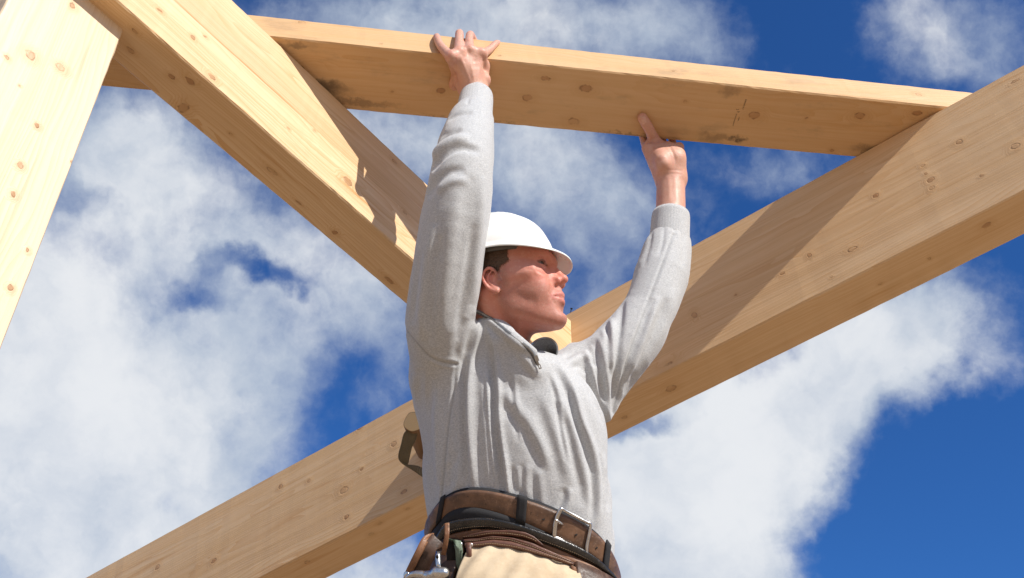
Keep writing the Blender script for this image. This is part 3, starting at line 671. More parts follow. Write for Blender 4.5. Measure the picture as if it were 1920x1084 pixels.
finish(m, T, T.n('ShaderNodeBsdfPrincipled', {'Base Color': c, 'Roughness': T.mr(n1_, .3, .7, .40, .56), 'Normal': bp, 'Specular IOR Level': .42, 'Subsurface Weight': .16, 'Subsurface Radius': (1.0, .3, .15), 'Subsurface Scale': .006}))
bo = mesh('body', toW(Vb), Fb, m, parent=worker, attrs={'tint': colr, 'beard': beard})

# eyes
def uvball(c, r, axf, nu=28, nv=18):
    """ball whose pole looks along axf; returns verts, faces, polar angle"""
    f = unit(axf); a = unit(np.cross(f, (0.3, 1, .2))); b = np.cross(f, a); V = []; F = []; A = []
    for i in range(nv + 1):
        th = math.pi * i / nv
        for j in range(nu): ph = 2 * math.pi * j / nu; V.append(c + r * (f * math.cos(th) + math.sin(th) * (a * math.cos(ph) + b * math.sin(ph)))); A.append(th)
    for i in range(nv):
        for j in range(nu): F.append((i * nu + j, i * nu + (j + 1) % nu, (i + 1) * nu + (j + 1) % nu, (i + 1) * nu + j))
    return np.array(V), F, np.array(A)
m, T = mat('eye_surface')
a_ = T.n('ShaderNodeAttribute', attribute_name='tint')
finish(m, T, T.n('ShaderNodeBsdfPrincipled', {'Base Color': a_, 'Roughness': .12}))
for sg in (1, -1):
    V, F, A = uvball(H(79.2, 31 * sg, 17.8), 11.6 * HS, HA @ np.array([.98, .12 * sg, .05]))
    cc = np.where((A < .62)[:, None], np.where((A < .2)[:, None], (.01, .01, .01), (.05, .05, .05)), (.26, .20, .18))
    mesh('eye', toW(V), F, m, parent=bo, attrs={'tint': cc})

# ------------------------------------------------------------------ hair
hairmask = sstep(q[:, 2], 4, 14) * inhead
lim = np.where(q[:, 2] > 30, 46, 46 - (30 - q[:, 2]) * 1.1) + 13 * noise3(Vb, 45, 9); side = sstep(-q[:, 0], -lim, -lim + 9)
sideburn = 0
hb = sstep(q[:, 0] * -1, 44, 54) * sstep(q[:, 2], -55, -40) * inhead * (np.linalg.norm(q - np.array([0, 0, 20]), axis=1) < 125)
hm = np.clip(np.maximum(np.maximum(hairmask * side, sideburn * inhead), hb), 0, 1)
hm *= (np.linalg.norm((q - np.array([2, 0, 45])) / np.array([96, 74, 86]), axis=1) < 1.12) | (q[:, 2] < 10)
ear = np.exp(-((qa - np.array([-4, 80, -2])) ** 2 / np.array([19, 13, 27]) ** 2).sum(1)); hm *= (ear < .35)
Nb = vnormals(Vb, Fb)
fm = (hm[Fb] > .3).all(1); used = np.unique(Fb[fm]); remap = -np.ones(len(Vb), int); remap[used] = np.arange(len(used))
m, T = mat('cropped_brown_hair')
p = T.n('ShaderNodeTexCoord', None, 3)
c = T.mix(T.noise(p, 900, 2, .6), (.035, .018, .010), (.20, .115, .065))
finish(m, T, T.n('ShaderNodeBsdfPrincipled', {'Base Color': c, 'Roughness': .55, 'Normal': T.n('ShaderNodeBump', {'Height': T.noise(T.v('MULTIPLY', p, (900, 900, 300)), 1, 2), 'Strength': .9, 'Distance': .002})}))
HV = Vb[used] + Nb[used] * ((.0002 + .0022 * hm[used]) * (1 + .25 * noise3(Vb[used], 120, 3)))[:, None]
hv = [HV]; hf = [remap[Fb[fm]]]
# short single hairs breaking the edge, tapering, lying back over the temple
cand = used[(q[used, 2] < 62) & (q[used, 0] > -60) & (q[used, 1] > 30)]
pick = RNG.choice(cand, min(5200, len(cand)), replace=True); n0 = len(HV)
jx = Vb[pick] + RNG.normal(0, .0012, (len(pick), 3)); L = RNG.uniform(.005, .012, len(pick))
flow = HA @ np.array([-.45, 0, -.9]); fl = flow[None] + RNG.normal(0, .30, (len(pick), 3)); fl -= (fl * Nb[pick]).sum(1)[:, None] * Nb[pick]; fl /= np.linalg.norm(fl, axis=1)[:, None]
wv_ = np.cross(fl, Nb[pick]); base_ = jx - Nb[pick] * .0002; mid = base_ + fl * (L * .55)[:, None] + Nb[pick] * (L * .36)[:, None]; tip = base_ + fl * L[:, None] + Nb[pick] * (L * .42)[:, None]
wd = .00022
A_ = np.stack([base_ - wv_ * wd, base_ + wv_ * wd, mid + wv_ * wd * .8, mid - wv_ * wd * .8, tip + wv_ * wd * .15, tip - wv_ * wd * .15], 1).reshape(-1, 3)
i0 = n0 + np.arange(len(pick)) * 6
hf.append(np.stack([i0, i0 + 1, i0 + 2, i0 + 3], 1)); hf.append(np.stack([i0 + 3, i0 + 2, i0 + 4, i0 + 5], 1)); hv.append(A_)
mesh('hair', toW(np.vstack(hv)), np.vstack(hf), m, parent=bo)

# ------------------------------------------------------------------ hard hat
def grid_faces(nu, nv, closed=True, o=0, flip=False):
    F = []
    for i in range(nv - 1):
        for j in range(nu if closed else nu - 1):
            f = (o + i * nu + j, o + i * nu + (j + 1) % nu, o + (i + 1) * nu + (j + 1) % nu, o + (i + 1) * nu + j); F.append(f[::-1] if flip else f)
    return F
m, T = mat('white_plastic')
p = T.n('ShaderNodeTexCoord', None, 3); nz = T.noise(p, 30, 5, .6); n2_ = T.noise(p, 220, 4, .6)
c = T.mix(T.mr(nz, .55, .75, 0, .25), (.84, .84, .82), (.66, .64, .58)); c = T.mix(T.mr(n2_, .68, .74, 0, .4), c, (.45, .42, .36))
finish(m, T, T.n('ShaderNodeBsdfPrincipled', {'Base Color': c, 'Roughness': T.mr(nz, .3, .7, .26, .42), 'Specular IOR Level': .45, 'Subsurface Weight': .05, 'Subsurface Scale': .004, 'Normal': T.n('ShaderNodeBump', {'Height': nz, 'Strength': .12, 'Distance': .002})}))
HC = (-2, 0, 57)
nu = 120; tilt = 6.0
def hat_pt(th, s, off=0.0):
    """th round the head (0 = front), s 0 crown .. 1 rim"""
    ph = s * math.pi / 2; ct, st_ = math.cos(th), math.sin(th)
    rF = 102.0 if ct > 0 else 112.0; rR = 90.0; rU = 97.0
    f = rF * math.sin(ph) * ct; r = rR * math.sin(ph) * st_; u = rU * math.cos(ph) ** .92
    # moulded ridge over the crown and two beads
    u += 1.6 * math.exp(-((abs(r) - 34) / 5.0) ** 2) * (1 - s ** 4) + 3.6 * math.exp(-(r / 15.0) ** 2) * math.sin(ph * .9) ** .5 * (1 if ct > -.9 else 1) * (1 - s ** 6)
    k = (1 - off / 100.0); f, r, u = f * k, r * k, u * k - (off * .1)
    g_ = 1 + .018 / (1 + math.exp(-(s - .86) * 60)); f, r = f * g_, r * g_      # gutter above the rim
    return (HC[0] + f, HC[1] + r, HC[2] + u - f * math.sin(math.radians(tilt)) * .6)
def brim_pt(th, t, under=0.0):
    b = hat_pt(th, 1.0); ct = math.cos(th); fr_ = float(sstep(1.45 - abs(th), 0.0, .95)) * (.82 + .18 * math.cos(th))
    w = 5.0 + 25.0 * fr_; d = np.array([math.cos(th) * 1.0, math.sin(th) * .62 if fr_ > .02 else math.sin(th), 0]); d /= np.linalg.norm(d)
    drop = (2.0 + 19.0 * fr_) * t ** 1.25 + 1.0 * t
    return (b[0] + d[0] * w * t, b[1] + d[1] * w * t, b[2] - drop - under)
V = []; prof = []
for s_i in np.linspace(.03, 1, 26): prof.append(('h', s_i, 0))
for t_i in (.06, .15, .35, .6, .8, .94, 1.0): prof.append(('b', t_i, 0))
prof.append(('b', 1.015, 1.6)); prof.append(('b', 1.015, 4.0)); prof.append(('b', .96, 4.4))
for t_i in (.93, .6, .3, .1): prof.append(('b', t_i, 2.4))
for s_i in np.linspace(.97, .05, 14): prof.append(('h', s_i, 3.0))
for kd_, a, b in prof:
    for j in range(nu):
        th = 2 * math.pi * j / nu; th = th - 2 * math.pi if th > math.pi else th
        V.append(H(*(hat_pt(th, a, b) if kd_ == 'h' else brim_pt(th, a, b))))
F = grid_faces(nu, len(prof)); F.append(tuple(range(nu))[::-1]); F.append(tuple((len(prof) - 1) * nu + j for j in range(nu)))
hat = mesh('hard_hat', toW(np.array(V)), F, m, parent=worker); bm_fix(hat)
# headband inside
m, T = mat('grey_headband')
finish(m, T, T.n('ShaderNodeBsdfPrincipled', {'Base Color': (.13, .12, .11, 1), 'Roughness': .7}))
V = []
for (kk_, du) in ((.965, 6), (.965, -8), (.93, -8), (.93, 6)):
    for j in range(nu):
        th = 2 * math.pi * j / nu; b = hat_pt(th, 1.0); V.append(H(HC[0] + (b[0] - HC[0]) * kk_ * .93, b[1] * kk_ * .92, b[2] + du))
mesh('headband', toW(np.array(V)), grid_faces(nu, 4) + [(3 * nu + j, 3 * nu + (j + 1) % nu, (j + 1) % nu, j) for j in range(nu)], m, parent=hat)

# ------------------------------------------------------------------ torso frame and garments
TN = unit((.15, .77, .62)); T1 = unit(np.array([1.0, 0, 0]) - TN[0] * TN); T2 = unit(np.cross(T1, TN)); T2 = T2 if T2[2] < 0 else -T2   # T2 towards the camera
TC = P(975, 1030, 1.975)
class Loft:
    def __init__(s, levels, caps=True):
        L = [(((P(x, y, d) - TC) @ TN), P(x, y, d), a, b) for x, y, d, a, b in levels]; L.sort(key=lambda t: t[0])
        qs = np.array([l[0] for l in L]); C = np.array([np.r_[l[1], l[2], l[3]] for l in L]); qq = np.linspace(qs[0], qs[-1], 80)
        M = np.array([np.interp(qq, qs, C[:, i]) for i in range(5)]).T
        for _ in range(40): M[1:-1] = (M[:-2] + M[2:] + 2 * M[1:-1]) / 4
        s.q, s.M = qq, M
    def at(s, q): return np.stack([np.interp(q, s.q, s.M[:, i]) for i in range(5)], -1)
    def pt(s, phi, q, off=0.0, pw_=2.3):
        """phi: 0 towards the camera, +90 deg at the picture's right"""
        m_ = s.at(np.asarray(q, float)); a, b = m_[..., 3] + off, m_[..., 4] + off
        sp, cp = np.sin(phi), np.cos(phi); r = (np.abs(sp) ** pw_ + np.abs(cp) ** pw_) ** (-1 / pw_)
        c = m_[..., :3]; c = c + TN * ((q - (c - TC) @ TN))[..., None]
        return c + T1 * (a * sp * r)[..., None] + T2 * (b * cp * r)[..., None]
    def __call__(s, X, pw_=2.3):
        h = (X - TC) @ TN; hc = np.clip(h, s.q[0], s.q[-1]); m_ = s.at(hc); c = m_[:, :3]
        r = X - c; r = r - ((r @ TN))[:, None] * TN; u, v = r @ T1, r @ T2
        k0 = (np.abs(u / m_[:, 3]) ** pw_ + np.abs(v / m_[:, 4]) ** pw_) ** (1 / pw_)
        d = (k0 - 1) * np.minimum(np.hypot(u, v) / np.maximum(k0, 1e-3), .3)
        e = np.maximum(h - s.q[-1], s.q[0] - h); return np.where(e > 0, np.hypot(np.maximum(d, 0), e), d)
def ray_hit(f, x, y, off=0.0, t0=1.5, t1=2.4):
    dirn = P(x, y, 1.0); ts = np.linspace(t0, t1, 500); v = f(ts[:, None] * dirn) - off; i = np.nonzero(v < 0)[0]
    if not len(i): return ts[np.argmin(v)] * dirn
    a, b = ts[max(i[0] - 1, 0)], ts[i[0]]
    for _ in range(20):
        c_ = (a + b) / 2
        if f((c_ * dirn)[None])[0] - off < 0: b = c_
        else: a = c_
    return b * dirn
shirt_loft = Loft([(985, 1085, 1.965, .166, .112), (977, 1030, 1.975, .172, .116), (973, 985, 1.985, .1765, .120), (969, 930, 1.995, .1765, .123), (964, 860, 2.01, .1755, .125), (957, 800, 2.03, .183, .126),
                   (950, 752, 2.05, .187, .122), (942, 722, 2.065, .178, .104), (932, 698, 2.08, .150, .080), (925, 680, 2.09, .10, .05)])
shirt = Sdf(); shirt.add(shirt_loft, .001)
shirt.add(chain([P(836, 690, 2.03), P(829, 600, 2.0), P(841, 490, 1.985), P(857, 390, 1.99), P(867, 310, 2.03), P(882, 238, 2.15), P(887, 219, 2.195)], (.066, .070, .0655, .0605, .058, .048, .0415)), .03)
shirt.add(chain([P(1072, 715, 2.13), P(1150, 668, 2.145), P(1212, 588, 2.20), P(1238, 520, 2.27), P(1248, 476, 2.315), P(1254, 455, 2.335)], (.066, .060, .052, .0575, .053, .046)), .025)
shirt.add(cone(P(1118, 738, 2.145), P(1200, 632, 2.19), .049, .041), .03)
shirt.add(cone(P(1075, 770, 2.10), P(1114, 768, 2.12), .045, .035), .03)
# the turned-down collar roll
COLL = [P(872, 585, 2.12), P(892, 588, 2.055), P(918, 602, 2.005), P(948, 622, 1.972), P(975, 640, 1.955), P(1000, 659, 1.955)]
shirt.sub(chain([H(-14, 8, -40), P(938, 622, 2.072), P(966, 650, 2.07)], (.066, .058, .040)), .008)
shirt.add(cone(P(872, 612, 2.055), P(915, 664, 2.035), .030, .036), .03)
shirt.add(chain([P(888, 614, 2.035), P(925, 652, 1.992), P(985, 694, 1.967)], (.024, .026, .024)), .03)
shirt.add(chain([P(886, 600, 2.045), P(921, 624, 1.990), P(950, 644, 1.968), P(984, 668, 1.955)], (.018, .018, .017, .014)), .02)
shirt.add(cone(P(940, 705, 2.03), P(1010, 722, 2.025), .055, .055), .04)
shirt.add(chain([P(985, 690, 1.975), P(1025, 702, 2.01), P(1075, 705, 2.11)], (.024, .028, .042)), .035)
shirt.add(chain([c_ - np.array([0, 0, .008]) for c_ in COLL], (.013, .0135, .0135, .0125, .0105, .0085)), .012)

t0_ = _time.time()
Vs, Fs = surface_nets(shirt, (-.34, -.62, 1.75), (.52, .50, 2.48), .0024)
# keep only what lies above the waistband
hq = (Vs - TC) @ TN; keep = (hq[Fs] > -.055).all(1); Fs = Fs[keep]
u_, inv = np.unique(Fs, return_inverse=True); Vs = Vs[u_]; Fs = inv.reshape(Fs.shape)
Vs = smooth_v(Vs, Fs, 8, .5)
# folds: each a run over the cloth with a width (px) and a depth (mm); kind d = a dark step (surface rising to the run's left when
# followed downwards), r = ridge, g = groove, s = stitched seam
FOLDS = [
 ('s', [(752, 604), (762, 622), (778, 640), (804, 669), (828, 680), (856, 683)], 3.2, 2.2), ('s', [(856, 683), (850, 737), (840, 800), (829, 914), (826, 960)], 2.6, 1.8),
 ('d', [(897, 590), (886, 640), (876, 676), (871, 720), (871, 800), (878, 870), (884, 925)], 7, 8.5),
 ('d', [(920, 628), (926, 689), (930, 740), (928, 780), (936, 837), (944, 885), (949, 930)], 5.5, 8.0),
 ('d', [(942, 850), (946, 890), (950, 930)], 4, 3.5),
 ('d', [(937, 737), (962, 768), (988, 802), (1012, 848), (1022, 885)], 10, 4.2),
 ('d', [(948, 634), (970, 662), (990, 690), (1012, 712)], 9, 3.2),
 ('d', [(1041, 680), (1062, 716), (1076, 752), (1084, 790), (1103, 832), (1117, 885), (1119, 960), (1110, 990)], 6, 7.0),
 ('d', [(1048, 750), (1068, 800), (1082, 860), (1094, 905), (1100, 950)], 8, 4.0),
 ('d', [(1093, 656), (1104, 690), (1114, 734), (1134, 772), (1145, 805)], 6, 6.0),
 ('d', [(1118, 632), (1126, 664), (1132, 720), (1139, 772)], 6, 6.5),
 ('d', [(1140, 600), (1143, 640), (1142, 690)], 5, 4.0),
 ('d', [(966, 873), (971, 925)], 6, 2.5), ('d', [(984, 870), (982, 935)], 6, 2.5), ('d', [(848, 868), (846, 925)], 7, 3.0), ('d', [(1146, 880), (1146, 960)], 7, 4.0),
 ('d', [(1004, 880), (1010, 940), (1016, 958)], 7, 2.2), ('d', [(1064, 915), (1062, 940), (1052, 962)], 6, 3.0), ('d', [(858, 845), (856, 915)], 6, 2.6),
 ('d', [(902, 700), (905, 780), (908, 850), (912, 915)], 9, 2.4), ('d', [(1010, 740), (1030, 800), (1050, 860), (1060, 910)], 10, 2.6),
 ('d', [(884, 600), (868, 640), (858, 676)], 8, 4.0),
 ('g', [(806, 700), (800, 790), (808, 880), (812, 950)], 10, 3.0), ('g', [(786, 690), (784, 780), (796, 870)], 9, 2.6), ('r', [(822, 730), (818, 820), (820, 910)], 8, 2.6), ('r', [(773, 700), (776, 760), (786, 830)], 7, 2.2),
 ('g', [(1052, 672), (1085, 655), (1112, 640)], 5, 3.0), ('r', [(1060, 684), (1090, 668), (1110, 672)], 6, 2.6), ('g', [(1070, 690), (1092, 684), (1102, 700)], 5, 2.4), ('g', [(1100, 648), (1112, 668), (1116, 690)], 5, 2.6),
 ('r', [(1132, 615), (1138, 650), (1136, 690)], 6, 3.0), ('r', [(1148, 596), (1152, 640), (1148, 700)], 5, 3.5),
 ('g', [(1168, 560), (1162, 610), (1156, 680), (1150, 760), (1147, 790)], 6, 4.5),
 ('s', [(1262, 440), (1240, 500), (1216, 563), (1190, 635), (1170, 694), (1153, 775)], 3.0, 2.0),
 ('r', [(1236, 556), (1216, 610), (1196, 660), (1174, 716)], 6, 3.4), ('g', [(1224, 560), (1204, 615), (1184, 668), (1164, 730)], 6, 2.6), ('g', [(1250, 560), (1230, 620), (1205, 675), (1170, 740)], 8, 3.0),
 ('r', [(1263, 540), (1252, 600), (1226, 650), (1190, 706)], 9, 2.6),
 ('g', [(1222, 428), (1218, 460), (1206, 500)], 4, 1.3), ('g', [(1246, 424), (1242, 460), (1234, 480)], 3, 1.2), ('g', [(1280, 430), (1282, 470), (1280, 500)], 4, 1.2), ('g', [(1264, 424), (1266, 450)], 3, .9),
 ('g', [(852, 188), (868, 181), (886, 181)], 2.2, 2.2), ('g', [(880, 182), (876, 196)], 2, 1.6),
 ('d', [(1030, 700), (1046, 740), (1052, 800), (1066, 870)], 4, 2.8), ('d', [(960, 700), (966, 760), (975, 830)], 4, 2.2), ('d', [(910, 690), (913, 760), (920, 840), (928, 910)], 3.5, 2.6), ('d', [(858, 700), (856, 780), (860, 850)], 4, 2.6), ('d', [(1110, 660), (1120, 700), (1128, 750)], 3, 2.4), ('d', [(1128, 850), (1132, 910), (1130, 960)], 4, 3),
 ('g', [(806, 322), (822, 298), (846, 280), (872, 274), (900, 284)], 6, 5.0), ('r', [(804, 304), (822, 280), (848, 262), (880, 258)], 7, 4.5), ('g', [(812, 272), (836, 250), (866, 242)], 5, 3.5),
 ('g', [(800, 372), (816, 340), (842, 320), (872, 316)], 7, 3.4), ('r', [(818, 360), (846, 340), (880, 338)], 8, 2.4), ('g', [(834, 228), (856, 214), (886, 210)], 4, 2.6),
 ('r', [(905, 330), (900, 420), (892, 500), (886, 570)], 8, 3.0), ('d', [(872, 330), (862, 420), (848, 520), (836, 620)], 14, -3.0), ('g', [(890, 420), (878, 500), (866, 580), (858, 640)], 8, 2.6),
 ('r', [(812, 420), (800, 500), (790, 580), (790, 640)], 9, 2.8), ('g', [(826, 440), (812, 520), (806, 600), (812, 650)], 8, 2.4), ('g', [(786, 470), (778, 550), (772, 610)], 7, 2.4),
 ('d', [(905, 602), (914, 628), (918, 660)], 6, 2.6), ('r', [(905, 590), (930, 612), (960, 636), (992, 660)], 4, 1.6), ('g', [(898, 600), (924, 620), (952, 644), (985, 668), (1000, 676)], 4.5, 1.2),
 ('g', [(876, 676), (871, 720), (871, 800), (878, 880)], 4, 3.2), ('g', [(922, 640), (927, 700), (930, 780), (937, 840), (945, 900)], 3.5, 3.4), ('g', [(1066, 720), (1078, 780), (1098, 840), (1112, 890)], 4, 3.0),
]
Ns = vnormals(Vs, Fs)
D, seam = fold(Vs, Ns, FOLDS); D = .0095 * np.tanh(D * 2.1 / .0095)
# cloth that the photograph does not show: soft upright drape folds from a plain field
away = sstep((Ns * Vs).sum(1) / np.linalg.norm(Vs, axis=1), -.2, .2); ang = np.arctan2((Vs - TC) @ T1, (Vs - TC) @ T2)
D += away * .004 * np.sin(ang * 17 + 2 * noise3(Vs, 4, 2)) * sstep((Vs - TC) @ TN, -.02, .05)
D += .0006 * noise3(Vs * np.array([1, .18, 1]), 9, 5) + .0002 * noise3(Vs, 30, 6)
Vs = Vs + Ns * D[:, None]; Vs = smooth_v(Vs, Fs, 2, .45)

def cloth(name, lo_, hi_, dark=0.0, rib=False):
    m, T = mat(name)
    p = T.n('ShaderNodeTexCoord', None, 3); seam_ = T.n('ShaderNodeAttribute', None, None, attribute_name='seam').outputs[2]
    a = T.noise(T.v('MULTIPLY', p, (260, 260, 620)), 1.0, 3, .7); b = T.noise(p, 900, 2, .6); g_ = T.noise(p, 9, 4, .5)
    f = T.mr(T.m('ADD', T.m('MULTIPLY', a, .6), T.m('MULTIPLY', b, .4)), .34, .66)
    c = T.mix(f, lo_, hi_); c = T.mix(T.mr(g_, .4, .7, 0, .14), c, lo_)
    sp = T.mr(T.noise(p, 330, 2, .5), .70, .76); c = T.mix(T.m('MULTIPLY', sp, .5), c, (.12, .12, .13))
    c = T.mix(T.m('MULTIPLY', seam_, .35), c, tuple(v * .45 for v in lo_))
    h = T.m('ADD', T.m('MULTIPLY', a, .8), T.m('MULTIPLY', b, .6))
    bp = T.n('ShaderNodeBump', {'Height': h, 'Strength': .6, 'Distance': .0014})
    return finish(m, T, T.n('ShaderNodeBsdfPrincipled', {'Base Color': c, 'Roughness': .95, 'Specular IOR Level': .15, 'Sheen Weight': .25, 'Sheen Roughness': .5, 'Normal': bp}))
mat_sweat = cloth('heather_grey_fleece', (.37, .38, .395), (.60, .605, .61))
sw = mesh('sweatshirt', toW(Vs), Fs, mat_sweat, parent=worker, attrs={'seam': seam})

# ribbed cuffs: turned tubes round the wrists
def tube(path, radii, nu=64, rib=0, rib_amp=0.0, thick=.0035, sq=1.0, ref=(0, 0, 1), cap=False):
    path = np.asarray(path, float); V = []; rows = []; n = len(path)
    tan = np.gradient(path, axis=0)
    for lay in (0, 1):
        for i in (range(n) if lay == 0 else range(n - 1, -1, -1)):
            t = unit(tan[i]); a = unit(np.cross(t, ref)); b = np.cross(t, a); r = radii[i] - thick * lay
            for j in range(nu):
                ph = 2 * math.pi * j / nu; rr = r + (rib_amp * math.cos(rib * ph) if lay == 0 else 0)
                V.append(path[i] + (a * math.cos(ph) + b * math.sin(ph) * sq) * rr)
    N = 2 * n; F = grid_faces(nu, N) + [((N - 1) * nu + j, (N - 1) * nu + (j + 1) % nu, (j + 1) % nu, j) for j in range(nu)]
    return np.array(V), F
def lerp(a, b, t): return np.asarray(a) * (1 - t) + np.asarray(b) * t
ca, cb = P(888, 222, 2.20), P(893.5, 182, 2.28); ts = np.linspace(0, 1, 12)
rad = [.0375 + .0035 * math.sin(math.pi * min(1, t * 1.6)) * (t < .62) - .0015 * t for t in ts]
V, F = tube([lerp(ca, cb, t) for t in ts], [.0385, .0392, .0385, .0378, .0374, .0372, .0370, .0368, .0366, .0364, .0360, .0352], 160, 40, .00014)
cf = mesh('cuff', toW(V), F, mat_sweat, parent=sw); bm_fix(cf)
ca, cb = P(1254.5, 464, 2.325), P(1258, 403, 2.374)
V, F = tube([lerp(ca, cb, t) for t in ts], [.0440, .0440, .0438, .0436, .0434, .0432, .0430, .0428, .0427, .0426, .0423, .0412], 160, 44, .00014)
cf = mesh('cuff', toW(V), F, mat_sweat, parent=sw); bm_fix(cf)

# collar: inner flap, zip teeth and puller
mat_dark = cloth('dark_heather_lining', (.075, .08, .09), (.19, .195, .21))
def sheet(A, th):
    """A: (nv, nu, 3) grid of points, thickened along its normals"""
    A = np.asarray(A, float); nv, nu_ = A.shape[:2]; du = np.gradient(A, axis=1); dv = np.gradient(A, axis=0); N = np.cross(du, dv); N /= np.maximum(np.linalg.norm(N, axis=2, keepdims=True), 1e-9)
    V = np.concatenate([(A + N * th / 2).reshape(-1, 3), (A - N * th / 2).reshape(-1, 3)]); n = nv * nu_
    F = grid_faces(nu_, nv, False) + grid_faces(nu_, nv, False, n, True)
    rim_ = [j for j in range(nu_)] + [i * nu_ + nu_ - 1 for i in range(1, nv)] + [(nv - 1) * nu_ + j for j in range(nu_ - 2, -1, -1)] + [i * nu_ for i in range(nv - 2, 0, -1)]
    for a, b in zip(rim_, rim_[1:] + rim_[:1]): F.append((b, a, a + n, b + n))
    return V, F
arc = [(995, 648), (1001, 640), (1010, 635), (1022, 632), (1033, 634), (1042, 641), (1047, 652), (1045, 664), (1039, 674)]
inn = [(1003, 672), (1006, 668), (1010, 665), (1015, 664), (1019, 665), (1023, 668), (1026, 672), (1028, 677), (1030, 682)]
G_ = []
for t in np.linspace(0, 1, 9):
    row = []
    for (ax_, ay_), (ix_, iy_), dd in zip(arc, inn, (1.975, 1.985, 1.995, 2.005, 2.015, 2.025, 2.03, 2.035, 2.04)):
        row.append(P(ax_ * (1 - t) + ix_ * t, ay_ * (1 - t) + iy_ * t, dd + .022 * math.sin(math.pi * t * .8) * (1 - .3 * t) + .003 * math.sin(ax_ * .5)))
    G_.append(row)
G_ = np.array(G_); G_ = np.stack([np.array([np.interp(np.linspace(0, 8, 65), range(9), G_[i, :, c_]) for c_ in range(3)]).T for i in range(9)])
for _ in range(40): G_[:, 1:-1] = (G_[:, :-2] + G_[:, 2:] + 2 * G_[:, 1:-1]) / 4
V, F = sheet(G_, .003); col_ = mesh('collar', toW(V), F, mat_dark, parent=sw); bm_fix(col_)
m, T = mat('zip_metal')
finish(m, T, T.n('ShaderNodeBsdfPrincipled', {'Base Color': (.42, .42, .42, 1), 'Roughness': .32, 'Metallic': .9}))
mat_zip = m
def box_at(c, ax, h):
    V = [c + sum(s_ * hh * a for s_, hh, a in zip(sg, h, ax)) for sg in [(-1, -1, -1), (1, -1, -1), (1, 1, -1), (-1, 1, -1), (-1, -1, 1), (1, -1, 1), (1, 1, 1), (-1, 1, 1)]]
    return V, [(0, 3, 2, 1), (4, 5, 6, 7), (0, 1, 5, 4), (1, 2, 6, 5), (2, 3, 7, 6), (3, 0, 4, 7)]
def teeth_along(pts, step=.0016, size=(.0005, .0013, .0011)):
    pts = np.asarray(pts); L = np.r_[0, np.cumsum(np.linalg.norm(np.diff(pts, axis=0), axis=1))]; V = []; F = []
    for s_ in np.arange(0, L[-1], step):
        c = np.array([np.interp(s_, L, pts[:, i]) for i in range(3)]); c2 = np.array([np.interp(s_ + .001, L, pts[:, i]) for i in range(3)])
        t = unit(c2 - c) if np.linalg.norm(c2 - c) > 1e-6 else np.array([1., 0, 0]); b = unit(np.cross(t, unit(c))); n = np.cross(b, t)
        v, f = box_at(c, (t, b, n), size); o = len(V); V += v; F += [tuple(x + o for x in g_) for g_ in f]
    return np.array(V), F
near = []
fsh = lambda X: shirt.ev(X)
for x_, y_ in [(893, 583), (905, 588), (918, 596), (934, 608), (950, 621), (966, 634), (980, 645), (990, 652), (998, 661), (1004, 672), (1008, 684)]:
    near.append(ray_hit(fsh, x_, y_, .001, 1.7, 2.3))
near = np.array(near); near[:, 2] = np.convolve(np.r_[near[0, 2], near[:, 2], near[-1, 2]], [.25, .5, .25], 'valid')
V, F = teeth_along(near - np.array([0, 0, .001])); zp = mesh('zipper', toW(V), F, mat_zip, parent=sw, smooth=False)
V, F = teeth_along(G_[0] - np.array([0, 0, .002]), .0018, (.0005, .0014, .0010)); mesh('zipper', toW(V), F, mat_zip, parent=col_, smooth=False)
tape = np.array([[p_ + d_ for p_ in near] for d_ in (np.array([-.0035, -.003, .0]), np.array([-.001, -.0008, -.0008]), np.array([.0022, .0022, .0012]))])
V, F = sheet(tape, .0012); tp = mesh('zip_tape', toW(V), F, mat_dark, parent=sw); bm_fix(tp)
ax_ = (unit((.35, -.93, 0)), unit((.93, .35, 0)), np.array([0, 0, 1.0])); V = []; F = []
z0 = ray_hit(fsh, 1006, 672, .004, 1.7, 2.3)
for c, h in ((z0, (.0055, .0034, .002)), (z0 + ax_[0] * .009, (.0045, .0011, .0011)), (z0 + ax_[0] * .0155 + ax_[1] * .0018, (.0035, .0008, .0009)), (z0 + ax_[0] * .0155 - ax_[1] * .0018, (.0035, .0008, .0009)), (z0 + ax_[0] * .0195, (.0009, .0026, .0009))):
    v, f = box_at(c, ax_, h); o = len(V); V += v; F += [tuple(x + o for x in g_) for g_ in f]
mesh('zip_puller', toW(np.array(V)), F, mat_zip, parent=sw, smooth=False)

